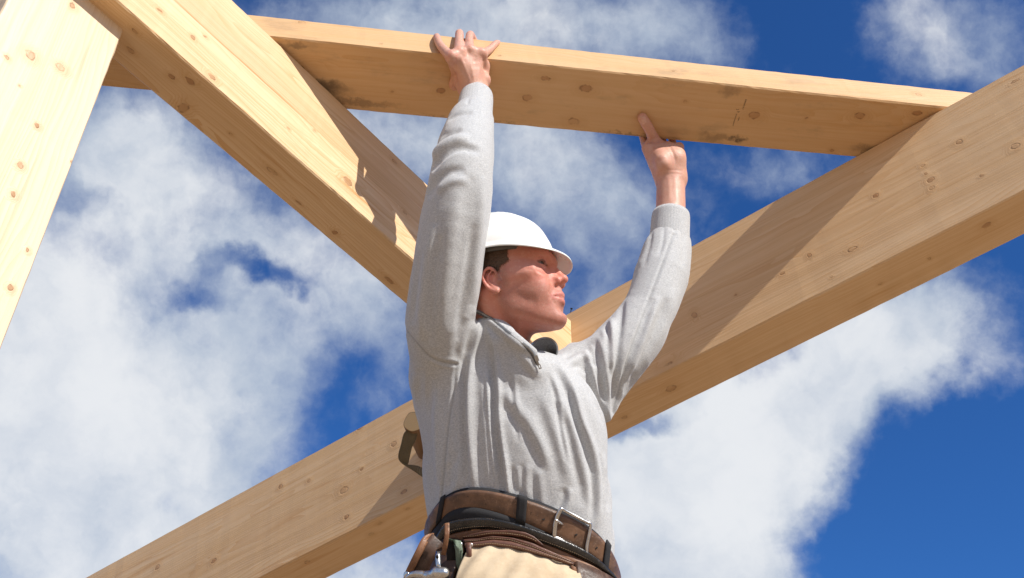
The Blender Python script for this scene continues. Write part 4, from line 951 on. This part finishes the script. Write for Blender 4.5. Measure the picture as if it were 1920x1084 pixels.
# ------------------------------------------------------------------ trousers, belts, pouches
def phi_q(x, y, off=0.004):
    p_ = ray_hit(shirt_loft, x, y, off, 1.6, 2.2); h = (p_ - TC) @ TN; m_ = shirt_loft.at(h); r = p_ - (m_[:3] + TN * (h - (m_[:3] - TC) @ TN)); u, v = (r @ T1) / m_[3], (r @ T2) / m_[4]
    return math.atan2(u, v), h
def trace(pts, off=.004): return np.array([phi_q(x, y, off) for x, y in pts])
def ribbon(top, bot, off, th, full=True, n=200, bulge=0.0, nrow=5, phis=None, edge=.0015, wav=None):
    """leather strip between two traced edges; the far half of a full ring joins the two ends"""
    def interp(tr, ph):
        o = np.argsort(tr[:, 0]); a, b = tr[o, 0], tr[o, 1]
        return np.interp(ph, a, b, period=2 * math.pi) if full else np.interp(ph, a, b)
    ph = np.linspace(-math.pi, math.pi, n, endpoint=False) if full else np.linspace(max(top[:, 0].min(), bot[:, 0].min()) if phis is None else phis[0], min(top[:, 0].max(), bot[:, 0].max()) if phis is None else phis[1], n)
    qt, qb = interp(top, ph), interp(bot, ph)
    if full:
        for _ in range(6): qt = (np.roll(qt, 1) + 2 * qt + np.roll(qt, -1)) / 4; qb = (np.roll(qb, 1) + 2 * qb + np.roll(qb, -1)) / 4
    ss = np.linspace(0, 1, nrow); rows = []
    def row(s_, o_): 
        w = 0 if wav is None else wav(ph, s_)
        return shirt_loft.pt(ph, qt * (1 - s_) + qb * s_, off + o_ + w + bulge * math.sin(math.pi * s_))
    for i, s_ in enumerate(ss): rows.append(row(s_, th - (edge if i in (0, nrow - 1) else 0)))
    for i, s_ in enumerate(ss[::-1]): rows.append(row(s_, 0))
    V = np.concatenate(rows); N = len(rows); F = grid_faces(n, N, full)
    for j in range(n if full else n - 1): F.append(((N - 1) * n + j, (N - 1) * n + (j + 1) % n, (j + 1) % n, j))
    if not full: F.append(tuple(i * n for i in range(N))); F.append(tuple(i * n + n - 1 for i in range(N - 1, -1, -1)))
    return V, F
def leather(name, c0, c1, rough=.45, scuff=(.5, .4, .3), sc=.3, grain=1.0, spec=.5, fleck=.6):
    m, T = mat(name)
    p = T.n('ShaderNodeTexCoord', None, 3); a = T.noise(p, 22, 6, .65); b = T.noise(p, 160, 4, .65); v_ = T.n('ShaderNodeTexVoronoi', {'Vector': p, 'Scale': 700 * grain}, 0)
    c = T.mix(T.mr(a, .32, .68), c0, c1); c = T.mix(T.mr(b, .56, .74, 0, sc), c, scuff)
    c = T.mix(T.mr(T.noise(p, 75, 5, .7), .58, .66, 0, fleck), c, tuple(x * .35 for x in c0))
    h = T.m('ADD', T.m('MULTIPLY', v_, .5), T.m('MULTIPLY', b, .7))
    return finish(m, T, T.n('ShaderNodeBsdfPrincipled', {'Base Color': c, 'Roughness': T.mr(b, .35, .7, rough - .1, rough + .16), 'Specular IOR Level': spec, 'Normal': T.n('ShaderNodeBump', {'Height': h, 'Strength': .45, 'Distance': .0009})}))
L_brown = leather('worn_brown_leather', (.085, .045, .028), (.20, .105, .060), .42, (.36, .22, .14), .5)
L_black = leather('black_leather', (.010, .0095, .0095), (.026, .022, .020), .24, (.12, .09, .07), .35, spec=.7)
L_trim = leather('dark_brown_trim_leather', (.095, .040, .026), (.155, .070, .048), .42, (.24, .13, .09), .3)
L_tan = leather('tan_suede', (.50, .385, .26), (.62, .50, .35), .85, (.70, .58, .42), .3, 1.6, .15, fleck=0)
L_strap = leather('tan_strap_leather', (.16, .070, .032), (.27, .125, .060), .5, (.38, .22, .12), .4)
L_dark = leather('dark_pouch_leather', (.040, .020, .013), (.10, .052, .034), .5, (.2, .12, .08), .4)
m, T = mat('green_webbing'); p = T.n('ShaderNodeTexCoord', None, 3)
finish(m, T, T.n('ShaderNodeBsdfPrincipled', {'Base Color': T.mix(T.noise(p, 300, 3), (.10, .14, .10), (.24, .30, .23)), 'Roughness': .85, 'Normal': T.n('ShaderNodeBump', {'Height': T.noise(p, 500, 2), 'Strength': .6, 'Distance': .001})})); M_green = m
m, T = mat('black_twill'); p = T.n('ShaderNodeTexCoord', None, 3)
finish(m, T, T.n('ShaderNodeBsdfPrincipled', {'Base Color': T.mix(T.noise(p, 500, 3), (.008, .008, .010), (.030, .029, .032)), 'Roughness': .9, 'Normal': T.n('ShaderNodeBump', {'Height': T.noise(p, 700, 2), 'Strength': .5, 'Distance': .001})})); M_twill = m
m, T = mat('polished_steel'); p = T.n('ShaderNodeTexCoord', None, 3)
finish(m, T, T.n('ShaderNodeBsdfPrincipled', {'Base Color': T.mix(T.noise(p, 90, 5, .7), (.45, .44, .43), (.78, .77, .76)), 'Roughness': T.mr(T.noise(p, 60, 4), .3, .7, .16, .38), 'Metallic': 1.0, 'Normal': T.n('ShaderNodeBump', {'Height': T.noise(p, 130, 4), 'Strength': .25, 'Distance': .001})})); M_steel = m
m, T = mat('stitching_thread'); finish(m, T, T.n('ShaderNodeBsdfPrincipled', {'Base Color': (.50, .36, .22, 1), 'Roughness': .8})); M_thread = m

# trousers
tr = Sdf()
tr_loft = Loft([(985, 1250, 1.93, .178, .125), (985, 1150, 1.955, .180, .126), (981, 1085, 1.965, .176, .121), (976, 1030, 1.975, .178, .121), (974, 1000, 1.98, .1795, .1225)])
tr.add(tr_loft, .001)
for sg in (-1, 1):
    hp = hipc + rt3 * .09 * sg - up3 * .08; kn_ = ground_pt(hw[0] + .13 * sg, hw[1] - .03, .50); an = ground_pt(hw[0] + .17 * sg, hw[1] + .01, .09)
    tr.add(chain([hp, (hp + kn_) / 2, kn_, (kn_ + an) / 2, an], (.100, .090, .072, .068, .062)), .03)
Vt, Ft = surface_nets(tr, (-.45, -1.45, .95), (.5, -.2, 2.2), .005)
hq = (Vt - TC) @ TN; keep = (hq[Ft] < -.015).all(1); Ft = Ft[keep]; u_, inv = np.unique(Ft, return_inverse=True); Vt = Vt[u_]; Ft = inv.reshape(Ft.shape)
Vt = smooth_v(Vt, Ft, 3, .5); Nt = vnormals(Vt, Ft); Vt = Vt + Nt * (.003 * noise3(Vt, 6, 12) - .004)[:, None]
trs = mesh('trousers', toW(Vt), Ft, M_twill, parent=worker)
for sg in (-1, 1):
    an = ground_pt(hw[0] + .17 * sg, hw[1] + .01, .09); bt = Sdf(); bt.add(cone(an + up3 * .08, an - up3 * .03, .055, .050), .02); bt.add(cone(an - up3 * .045, an - up3 * .05 - fw3 * .16, .044, .038), .03)
    Vq, Fq = surface_nets(bt, an - .3, an + .3, .006); Vq = smooth_v(Vq, Fq, 3, .5); mesh('boot', toW(Vq), Fq, L_dark, parent=worker)

BT = [(797, 1004), (803, 985), (815, 962), (830, 943), (848, 931), (868, 924), (892, 921.5), (920, 924), (950, 930.5), (985, 940), (1020, 952), (1050, 965), (1085, 982), (1110, 999), (1130, 1018), (1146, 1044), (1156, 1072)]
BB = [(799, 1030), (812, 1004), (824, 985), (838, 972), (858, 961), (880, 957.5), (905, 958), (935, 966), (968, 978), (1003, 991), (1040, 1008), (1075, 1027), (1100, 1042), (1125, 1063), (1142, 1088), (1150, 1115)]
tT, tB_ = trace(BT), trace(BB)
wT = tT.copy(); wT[:, 1] += .0065; V, F = ribbon(wT, tB_ - np.array([0, .004]), .0015, .004)
wb = mesh('waistband', toW(V), F, M_twill, parent=trs); bm_fix(wb)
V, F = ribbon(tT, tB_, .0075, .0038, nrow=7); belt = mesh('leather_belt', toW(V), F, L_brown, parent=worker); bm_fix(belt)
def on_ring(x, top, bot, s_, off):
    """point on a traced strip below picture x; s_ 0 top .. 1 bottom"""
    lo_, hi_ = -1.6, 1.6
    for _ in range(40):
        mid_ = (lo_ + hi_) / 2; p_ = shirt_loft.pt(np.array([mid_]), np.array([np.interp(mid_, top[:, 0], top[:, 1]) * (1 - s_) + np.interp(mid_, bot[:, 0], bot[:, 1]) * s_]), off)[0]
        if pix(p_)[0] < x: lo_ = mid_
        else: hi_ = mid_
    return p_, mid_
def strap_patch(xs_top, xs_bot, off, th, s0=-.12, s1=1.10, parent=None, name='belt_loop', m_=None):
    g_ = []
    for s_ in np.linspace(s0, s1, 7):
        xa = xs_top[0] * (1 - s_) + xs_bot[0] * s_; xb = xs_top[1] * (1 - s_) + xs_bot[1] * s_
        g_.append([on_ring(xa + (xb - xa) * t, tT, tB_, s_, off + (0 if 0 < s_ < 1 else -.002))[0] for t in np.linspace(0, 1, 4)])
    V, F = sheet(np.array(g_), th); o = mesh(name, toW(V), F, m_ or M_twill, parent=parent); bm_fix(o); return o
strap_patch((970, 989), (967, 985), .0135, .003, parent=trs)
strap_patch((826, 834), (818, 827), .0135, .003, parent=trs)
strap_patch((1137, 1145), (1131, 1140), .0135, .003, parent=trs)
# holes as flat dark discs, their inner shade put into the colour
def disc(c, n, r, th, m_, name, parent, dome=0.0, squash=1.0):
    n = unit(n); a = unit(np.cross(n, (0.2, 1, .1))); b = np.cross(n, a); V = []; nn = 20; rows = [(0.001, th + dome), (r * .5, th + dome * .8), (r * .85, th + dome * .35), (r, th), (r, -th)]
    for rr, hh in rows:
        for j in range(nn): ph = 2 * math.pi * j / nn; V.append(c + a * rr * math.cos(ph) + b * rr * squash * math.sin(ph) + n * hh)
    F = grid_faces(nn, len(rows)) + [tuple(range(nn))[::-1], tuple((len(rows) - 1) * nn + j for j in range(nn))]
    o = mesh(name, toW(np.array(V)), F, m_, parent=parent); bm_fix(o); return o
m, T = mat('hole_shade'); finish(m, T, T.n('ShaderNodeBsdfPrincipled', {'Base Color': (.012, .008, .006, 1), 'Roughness': .9})); M_hole = m
for hx in (1019, 1080, 1118):
    c_, ph_ = on_ring(hx, tT, tB_, .55, .0113); c0_, _ = on_ring(hx, tT, tB_, .55, .0013); disc(c_, c_ - c0_, .0026, .0004, M_hole, 'belt_hole', belt)
# buckle
bk = []
for x_, s_ in ((1053, -.10), (1047, .15), (1042, .5), (1040, .85), (1040, 1.10)): bk.append(on_ring(x_, tT, tB_, s_, .0155)[0])
br = [on_ring(x_, tT, tB_, s_, .0155)[0] for x_, s_ in ((1099, 1.10), (1100, .85), (1103, .5), (1106, .15), (1107, -.08))]
def poly_tube(pts, rs, nu=14, closed=False, sq=1.0):
    pts = np.asarray(pts, float); V = []; n = len(pts); up_ = np.array([0, 0, 1.0])
    tan = (np.roll(pts, -1, 0) - np.roll(pts, 1, 0)) if closed else np.gradient(pts, axis=0)
    for i in range(n):
        t = unit(tan[i]); a = unit(np.cross(t, up_)); b = np.cross(t, a)
        for j in range(nu): ph = 2 * math.pi * j / nu; V.append(pts[i] + (a * math.cos(ph) + b * math.sin(ph) * sq) * rs[i])
    F = grid_faces(nu, n)
    if closed: F += [((n - 1) * nu + j, (n - 1) * nu + (j + 1) % nu, (j + 1) % nu, j) for j in range(nu)]
    else: F += [tuple(range(nu))[::-1], tuple((n - 1) * nu + j for j in range(nu))]
    return np.array(V), F
loop_ = bk + [lerp(bk[-1], br[0], t) for t in (.15, .5, .85)] + br + [lerp(br[-1], bk[0], t) for t in (.15, .5, .85)]
def densify(pts, n=6, closed=True):
    pts = np.asarray(pts); N = len(pts); o = []
    for i in range(N if closed else N - 1):
        p0, p1, p2, p3 = [pts[(i + k_) % N] if closed else pts[min(max(i + k_, 0), N - 1)] for k_ in (-1, 0, 1, 2)]
        for t in np.arange(n) / n: o.append(.5 * (2 * p1 + (p2 - p0) * t + (2 * p0 - 5 * p1 + 4 * p2 - p3) * t * t + (3 * p1 - p0 - 3 * p2 + p3) * t ** 3))
    if not closed: o.append(pts[-1])
    return np.array(o)
dl = densify(loop_); rr_ = np.array([.0030] * len(dl)); rr_[:len(bk) * 6 - 6] = .0042; V, F = poly_tube(dl, rr_, closed=True); bu = mesh('buckle', toW(V), F, M_steel, parent=belt); bm_fix(bu)
pa, pb_ = on_ring(1043, tT, tB_, .48, .019)[0], on_ring(1053, tT, tB_, .46, .014)[0]; V, F = poly_tube([lerp(pa, pb_, t) for t in (-.3, .2, .6, 1, 1.3)], [.0022, .0024, .0024, .0020, .0012]); pr = mesh('buckle_prong', toW(V), F, M_steel, parent=bu); bm_fix(pr)

# tool belt
KT = [(806, 1060), (815, 1028), (826, 1002), (838, 982), (862, 977), (893, 973), (920, 973.5), (950, 979), (982, 988), (1027, 1004), (1075, 1023), (1105, 1040), (1130, 1060), (1150, 1088)]
KB = [(810, 1088), (818, 1058), (828, 1028), (838, 1008), (860, 1000), (890, 995), (920, 994), (955, 1000), (985, 1008), (1011, 1018), (1051, 1033), (1099, 1055), (1133, 1078), (1146, 1100)]
kT, kB = trace(KT, .012), trace(KB, .012)
V, F = ribbon(kT, kB, .0145, .0045, nrow=7, bulge=.0012, edge=.0022); tb = mesh('tool_belt', toW(V), F, L_black, parent=worker); bm_fix(tb)
# wide backing of the tool belt, dull, between the two belts
ba = trace([(800, 1040), (822, 990), (838, 966), (860, 955), (890, 953), (930, 962), (980, 980), (1030, 1003), (1080, 1028), (1140, 1085)], .008); bb_ = kB + np.array([0, -.006])
V, F = ribbon(ba, bb_, .0085, .0045); o = mesh('belt_backing', toW(V), F, M_twill, parent=tb); bm_fix(o)
def stitches(tr_, dq, off, ph0, ph1, parent, step=.0042, ln=.0026):
    V = []; F = []; ph = np.linspace(ph0, ph1, 1500); qv = np.interp(ph, tr_[:, 0], tr_[:, 1]) + dq; pp_ = shirt_loft.pt(ph, qv, off); L = np.r_[0, np.cumsum(np.linalg.norm(np.diff(pp_, axis=0), axis=1))]
    for s_ in np.arange(0, L[-1] - step, step):
        a = np.array([np.interp(s_, L, pp_[:, i]) for i in range(3)]); b = np.array([np.interp(s_ + ln, L, pp_[:, i]) for i in range(3)]); t = unit(b - a); up_ = unit(np.cross(t, a)); v, f = box_at((a + b) / 2, (t, up_, np.cross(up_, t)), (ln / 2, .00045, .0004)); o_ = len(V); V += v; F += [tuple(x + o_ for x in g_) for g_ in f]
    return mesh('stitching', toW(np.array(V)), F, M_thread, parent=parent, smooth=False)
stitches(kT, -.0028, .0190, -1.05, 1.25, tb); stitches(kB, .0026, .0190, -.85, 1.25, tb)
# tan strip showing under the belt, then the layered trim and the suede pouch
def pr_(pts, off): return trace(pts, off)
a1 = pr_([(836, 1006), (874, 996), (908, 992), (950, 998), (1000, 1012), (1051, 1032), (1090, 1050), (1133, 1076)], .012); a2 = pr_([(836, 1030), (874, 1022), (908, 1014), (960, 1016), (1010, 1032), (1050, 1050), (1090, 1068), (1133, 1092)], .012)
V, F = ribbon(a1, a2, .010, .0055, full=False, n=60); o = mesh('pouch_flap', toW(V), F, L_strap, parent=tb); bm_fix(o)
pt_ = pr_([(884, 1024), (893, 1024), (922, 1020), (967, 1026), (1015, 1042), (1050, 1056), (1078, 1068)], .024)
pb2 = pt_.copy(); pb2[:, 1] -= .17
V, F = ribbon(pt_, pb2, .016, .012, full=False, n=90, nrow=24, bulge=.030, edge=.003, wav=lambda ph, s_: .0022 * np.sin(ph * 16 + 3 * s_) * min(1, s_ * 5) + .0016 * np.sin(ph * 37 + 9 * s_))
pouch = mesh('suede_pouch', toW(V), F, L_tan, parent=tb); bm_fix(pouch)
def band(tp, bt_, off, th, bul=.002):
    a_, b_ = pr_(tp, off), pr_(bt_, off); V, F = ribbon(a_, b_, off, th, full=False, n=90, bulge=bul, nrow=6, edge=.0018); o = mesh('trim_band', toW(V), F, L_trim, parent=tb); bm_fix(o); return a_, b_, o
b1 = band([(866, 1012), (885, 1004), (905, 999), (930, 996.5), (960, 996), (985, 1000), (1002, 1008), (1022, 1027)], [(868, 1014), (890, 1012), (922, 1006), (950, 1006), (980, 1010), (1000, 1017), (1020, 1030)], .024, .006)
b2 = band([(869, 1014), (895, 1012), (922, 1007), (960, 1010), (1000, 1020), (1035, 1036), (1068, 1055), (1074, 1062)], [(869, 1022), (895, 1019), (922, 1015), (958, 1018), (1000, 1031), (1035, 1047), (1066, 1060), (1074, 1066)], .027, .005)
b3 = band([(872, 1021), (895, 1018), (922, 1014), (958, 1017), (1000, 1030), (1035, 1046), (1072, 1062)], [(873, 1032), (895, 1029), (922, 1025), (966, 1031), (1010, 1044), (1045, 1056), (1072, 1070)], .032, .005)
stitches(b2[1], .0018, .0335, b2[1][:, 0].min() + .02, b2[1][:, 0].max() - .02, pouch); stitches(b3[1], .0018, .0385, b3[1][:, 0].min() + .02, b3[1][:, 0].max() - .02, pouch); stitches(b1[1], .0018, .0315, b1[1][:, 0].min() + .02, b1[1][:, 0].max() - .05, pouch)
# side binding of the pouch and rivets
def edge_strip(pts0, pts1, off, th, m_, name, parent):
    A = np.array([[ray_hit(shirt_loft, x_, y_, off, 1.5, 2.2) for x_, y_ in pr2] for pr2 in zip(pts0, pts1)]); V, F = sheet(A, th); o = mesh(name, toW(V), F, m_, parent=parent); bm_fix(o); return o
edge_strip([(875, 1018), (875, 1040), (877, 1065), (881, 1105)], [(883, 1018), (884, 1040), (887, 1065), (893, 1105)], .058, .004, L_trim, 'binding', pouch)
edge_strip([(1070, 1060), (1074, 1080), (1078, 1105)], [(1080, 1064), (1084, 1080), (1088, 1105)], .048, .004, L_strap, 'binding', pouch)
for x_, y_, of in ((864, 1021, .046), (883, 1022, .050), (1085, 1073, .046)):
    c_ = ray_hit(shirt_loft, x_, y_, of, 1.5, 2.2); disc(c_, -unit(c_), .0036, .0012, M_steel, 'rivet', pouch, .0012)
# second dark pouch at the right, folds over the hip
s1 = pr_([(1076, 1058), (1100, 1068), (1130, 1086), (1144, 1100)], .020); s2 = s1 - np.array([0, .16])
V, F = ribbon(s1, s2, .018, .014, full=False, n=40, nrow=12, bulge=.012); o = mesh('leather_pouch', toW(V), F, L_dark, parent=tb); bm_fix(o)
# left holster: green lined pocket, dark leather body
g1 = pr_([(797, 1034), (812, 1022), (832, 1012), (852, 1011), (866, 1014)], .020); g2 = g1 - np.array([0, .20])
V, F = ribbon(g1, g2, .012, .010, full=False, n=50, nrow=14, bulge=.012); o = mesh('leather_pouch', toW(V), F, L_dark, parent=tb); bm_fix(o)
edge_strip([(837, 1012), (838, 1040), (840, 1070), (842, 1110)], [(850, 1013), (856, 1040), (858, 1070), (860, 1110)], .050, .003, M_hole, 'pocket_mouth_shade', tb)  # dark strip on the pouch, shade inside the pocket put into its colour
edge_strip([(836, 1009), (850, 1012), (855, 1030), (857, 1070), (859, 1110)], [(838, 1013), (863, 1014), (866, 1030), (868, 1070), (870, 1110)], .055, .006, M_green, 'pocket_edge', tb)
def strap3(pts, w, th, m_, name, parent, flat=(0, 0, 1)):
    d_ = densify([P(*p_) for p_ in pts], 6, False); tan = np.gradient(d_, axis=0); A = []
    for p_, t in zip(d_, tan):
        s_ = unit(np.cross(unit(t), flat)); A.append([p_ - s_ * w / 2, p_ - s_ * w / 6, p_ + s_ * w / 6, p_ + s_ * w / 2])
    V, F = sheet(np.array(A), th); o = mesh(name, toW(V), F, m_, parent=parent); bm_fix(o); return o
strap3([(838, 982, 1.862), (838, 1000, 1.848), (835, 1022, 1.845), (831, 1040, 1.85)], .0085, .0035, L_strap, 'strap', tb)
strap3([(812, 1006, 1.895), (798, 1012, 1.875), (786, 1034, 1.862), (775, 1056, 1.86), (765, 1078, 1.865), (760, 1100, 1.87)], .0125, .0035, L_strap, 'strap', tb)
strap3([(822, 1012, 1.885), (808, 1030, 1.872), (795, 1050, 1.868), (785, 1080, 1.87), (780, 1110, 1.88)], .030, .004, L_dark, 'holster', tb)

# hammer hanging from the belt: head and cheek of polished steel, handle below
def sdf_mesh(S, c, r, h, nm, m_, parent=None, sm=2):
    V, F = surface_nets(S, c - r, c + r, h); V = smooth_v(V, F, sm, .5); return mesh(nm, toW(V), F, m_, parent=parent)
hc_ = P(824, 1076, 1.815)
ham = empty('hammer', tuple(float(v) for v in toW(hc_))); tag(ham, 'polished steel hammer hanging head up in the loop of the tool belt', 'hammer')
hs = Sdf(); hs.add(cone(P(831, 1076, 1.812), P(819, 1075, 1.815), .0115, .0120), .004); hs.add(cone(P(822, 1077, 1.815), P(806, 1080, 1.82), .0085, .008), .006)
hs.add(chain([P(806, 1080, 1.82), P(788, 1077, 1.825), P(774, 1077, 1.83), P(764, 1082, 1.835)], (.0078, .0068, .0055, .0035)), .005); hs.add(cone(P(806, 1082, 1.82), P(808, 1100, 1.82), .009, .009), .006)
sdf_mesh(hs, P(800, 1080, 1.82), np.array([.06, .035, .04]), .0011, 'head', M_steel, ham)
V, F = poly_tube([P(808, 1098, 1.82), P(812, 1160, 1.80), P(818, 1260, 1.78), P(824, 1380, 1.76)], [.0095, .0105, .0125, .013], 20, sq=.8); hh_ = mesh('handle', toW(V), F, L_dark, parent=ham); bm_fix(hh_)
# steel clip riveted to the strap above it
cl = np.array([[P(x_ - 4.5, y_, d_), P(x_ - 1.5, y_, d_ - .002), P(x_ + 1.5, y_, d_ - .002), P(x_ + 4.5, y_, d_)] for x_, y_, d_ in ((822, 1034, 1.838), (821, 1044, 1.832), (822, 1056, 1.826), (824, 1070, 1.818))])
V, F = sheet(cl, .002); o = mesh('steel_clip', toW(V), F, M_steel, parent=tb); bm_fix(o)
c_ = P(820, 1044, 1.828); disc(c_, -unit(c_), .003, .001, M_hole, 'rivet', o, .001)
disc(P(763, 1078, 1.85), unit((-.6, .2, -.8)), .006, .0022, M_steel, 'rivet', tb, .001)

# ------------------------------------------------------------------ round timber end and webbing sling behind his back
m, T = mat('end_grain'); p = T.n('ShaderNodeTexCoord', None, 3)
x_, y_, z_ = T.xyz(p); r_ = T.v('LENGTH', T.v('ADD', p, T.v('SUBTRACT', T.noise(p, 30, 3, .5, 1), (.5, .5, .5))) if False else p, out=1)
bnd = T.m('FRACT', T.m('MULTIPLY', T.m('ADD', r_, T.m('MULTIPLY', T.noise(p, 25, 2), .004)), 420)); at_ = T.n('ShaderNodeAttribute', attribute_name='tint')
c = T.mix(1.0, at_, T.mix(T.m('POWER', bnd, 2), (1, 1, 1), (.72, .58, .42)), 'MULTIPLY')
finish(m, T, T.n('ShaderNodeBsdfPrincipled', {'Base Color': c, 'Roughness': .7})); M_end = m
ea = P(776, 791, 2.66); eb = on_plane(797, 845, B0, bb) + bb * .01; t = unit(eb - ea); a_ = unit(np.cross(t, (0, 0, 1))); b_ = np.cross(t, a_); V = []; cols = []; nn = 40
for s_, r0 in ((0.0, .001), (0, .012), (0, .0233), (.0015, .0254), (.03, .0257), (.06, .0262), (1, .0262), (1, .001)):
    for j in range(nn):
        ph = 2 * math.pi * j / nn; rr = r0 * (1 + .05 * math.sin(3 * ph) + .03 * math.sin(5 * ph + 1)) ; V.append(lerp(ea, eb, s_) + (a_ * math.cos(ph) + b_ * math.sin(ph)) * rr); cols.append((.86, .68, .40) if (s_ == 0 and r0 < .025) else (.24, .14, .07))
F = grid_faces(nn, 8) + [tuple(range(nn))[::-1], tuple(7 * nn + j for j in range(nn))]
o = mesh('round_timber', toW(np.array(V)), F, M_end, origin=toW(ea), attrs={'tint': np.array(cols)}); bm_fix(o); tag(o, 'round timber peg with pale end grain in the long beam behind the worker', 'peg')
m, T = mat('khaki_webbing'); p = T.n('ShaderNodeTexCoord', None, 3); wv = T.n('ShaderNodeTexWave', {'Vector': p, 'Scale': 210, 'Distortion': 1.5, 'Detail': 2}, 1, bands_direction='Y')
c = T.mix(wv, (.12, .092, .052), (.27, .22, .135)); c = T.mix(T.mr(T.noise(p, 60, 4), .45, .7, 0, .6), c, (.23, .19, .11))
finish(m, T, T.n('ShaderNodeBsdfPrincipled', {'Base Color': c, 'Roughness': .9, 'Normal': T.n('ShaderNodeBump', {'Height': wv, 'Strength': .8, 'Distance': .0015})})); M_web = m
def webb(pts, parent=None):
    d_ = [P(*p_[:3]) for p_ in pts]; e_ = [P(*p_[3:]) for p_ in pts]; D1, D2 = densify(d_, 8, False), densify(e_, 8, False)
    return sheet(np.array([[lerp(a, b, s_) for s_ in np.linspace(0, 1, 5)] for a, b in zip(D1, D2)]), .0035)
V, F = webb([(770, 803, 2.660, 783, 812, 2.670), (758, 812, 2.657, 778, 828, 2.667), (752, 834, 2.655, 772, 840, 2.667), (747, 856, 2.657, 766, 866, 2.671), (754, 868, 2.661, 764, 872, 2.675), (775, 882, 2.671, 782, 874, 2.685), (800, 898, 2.685, 804, 882, 2.697), (830, 905, 2.800, 832, 886, 2.790)])
o = mesh('webbing_sling', toW(V), F, M_web, origin=toW(P(775, 850, 2.66))); bm_fix(o); tag(o, 'khaki woven webbing sling looped under the round peg behind the worker\'s back', 'strap')
# nail standing on the joint
nb_ = atx(B0 + bs * bh, bd, 1066) + bb * .012
V, F = poly_tube([nb_ - bs * .01, nb_ + bs * .006, nb_ + bs * .016 + bd * -.004, nb_ + bs * .020 - bd * .006], [.0013, .0013, .0013, .0013], 10); v2, f2 = poly_tube([nb_ + bs * .020 - bd * .006, nb_ + bs * .0212 - bd * .0066], [.0036, .0034], 14)
F = F + [tuple(i + len(V) for i in f_) for f_ in f2]; V = np.vstack([V, v2])
m, T = mat('dark_nail_steel'); finish(m, T, T.n('ShaderNodeBsdfPrincipled', {'Base Color': (.02, .018, .02, 1), 'Roughness': .45, 'Metallic': .6}))
o = mesh('nail', toW(V), F, m, origin=toW(nb_)); bm_fix(o); tag(o, 'bent dark nail sticking up at the joint of rafter and long beam', 'nail')

# faint grading stamp printed across the underside of the board
m, T = mat('stamp_ink'); p = T.n('ShaderNodeTexCoord', None, 3)
finish(m, T, T.n('ShaderNodeBsdfPrincipled', {'Base Color': T.mix(T.mr(T.noise(p, 500, 3), .4, .6), (.10, .065, .035), (.28, .17, .085)), 'Roughness': .8})); M_ink = m
V = []; F = []; rg = np.random.default_rng(4); nU = -pn
def stroke_(a, b, w=1.1):
    A_, B_ = [on_plane(*q_, n1 + pn * .0035, pn) for q_ in (a, b)]; t = unit(B_ - A_); s_ = unit(np.cross(t, pn)) * w * .5 * A_[2] / FPX
    o_ = len(V); V.extend([A_ - s_, A_ + s_, B_ + s_, B_ - s_, A_ - s_ + pn * .0004, A_ + s_ + pn * .0004, B_ + s_ + pn * .0004, B_ - s_ + pn * .0004]); F.extend([tuple(o_ + i for i in f_) for f_ in ((0, 1, 2, 3), (7, 6, 5, 4), (0, 4, 5, 1), (1, 5, 6, 2), (2, 6, 7, 3), (3, 7, 4, 0))])
for (x0, y0), (x1, y1), h_ in (((1399, 187), (1392, 207), 3.2), ((1386, 220), (1381, 239), 3.0), ((1381, 214), (1373, 239), 3.4), ((1371, 226), (1367, 238), 3.0)):
    L_ = math.hypot(x1 - x0, y1 - y0); n_ = int(L_ / 2.1); ux, uy = (x1 - x0) / L_, (y1 - y0) / L_
    for i in range(n_):
        cx, cy = x0 + ux * i * 2.1, y0 + uy * i * 2.1; vx, vy = -uy, ux; hh = h_ * rg.uniform(.35, .5)
        stroke_((cx - vx * hh, cy - vy * hh), (cx + vx * hh, cy + vy * hh), .75)
        if rg.random() < .6: stroke_((cx, cy), (cx + ux * 1.6, cy + uy * 1.6), .7)
for cx, cy in ((1383, 204), (1384.5, 208.5)):        # the two round letters C and E
    pts = [(cx + 2.4 * math.cos(t), cy + 2.0 * math.sin(t)) for t in np.linspace(.2, math.pi - .2, 6)]
    for a, b in zip(pts[:-1], pts[1:]): stroke_(a, b, .9)
stroke_((1384.5, 208.5), (1384.5, 211), .8)
o = mesh('stamp', toW(np.array(V)), F, M_ink, smooth=False, origin=toW(V[0])); bpy.context.view_layer.update()
Mw = plank.matrix_world.inverted() @ o.matrix_world; o.data.transform(Mw); o.parent = plank; o.location = (0, 0, 0); o.matrix_parent_inverse = Matrix.Identity(4)
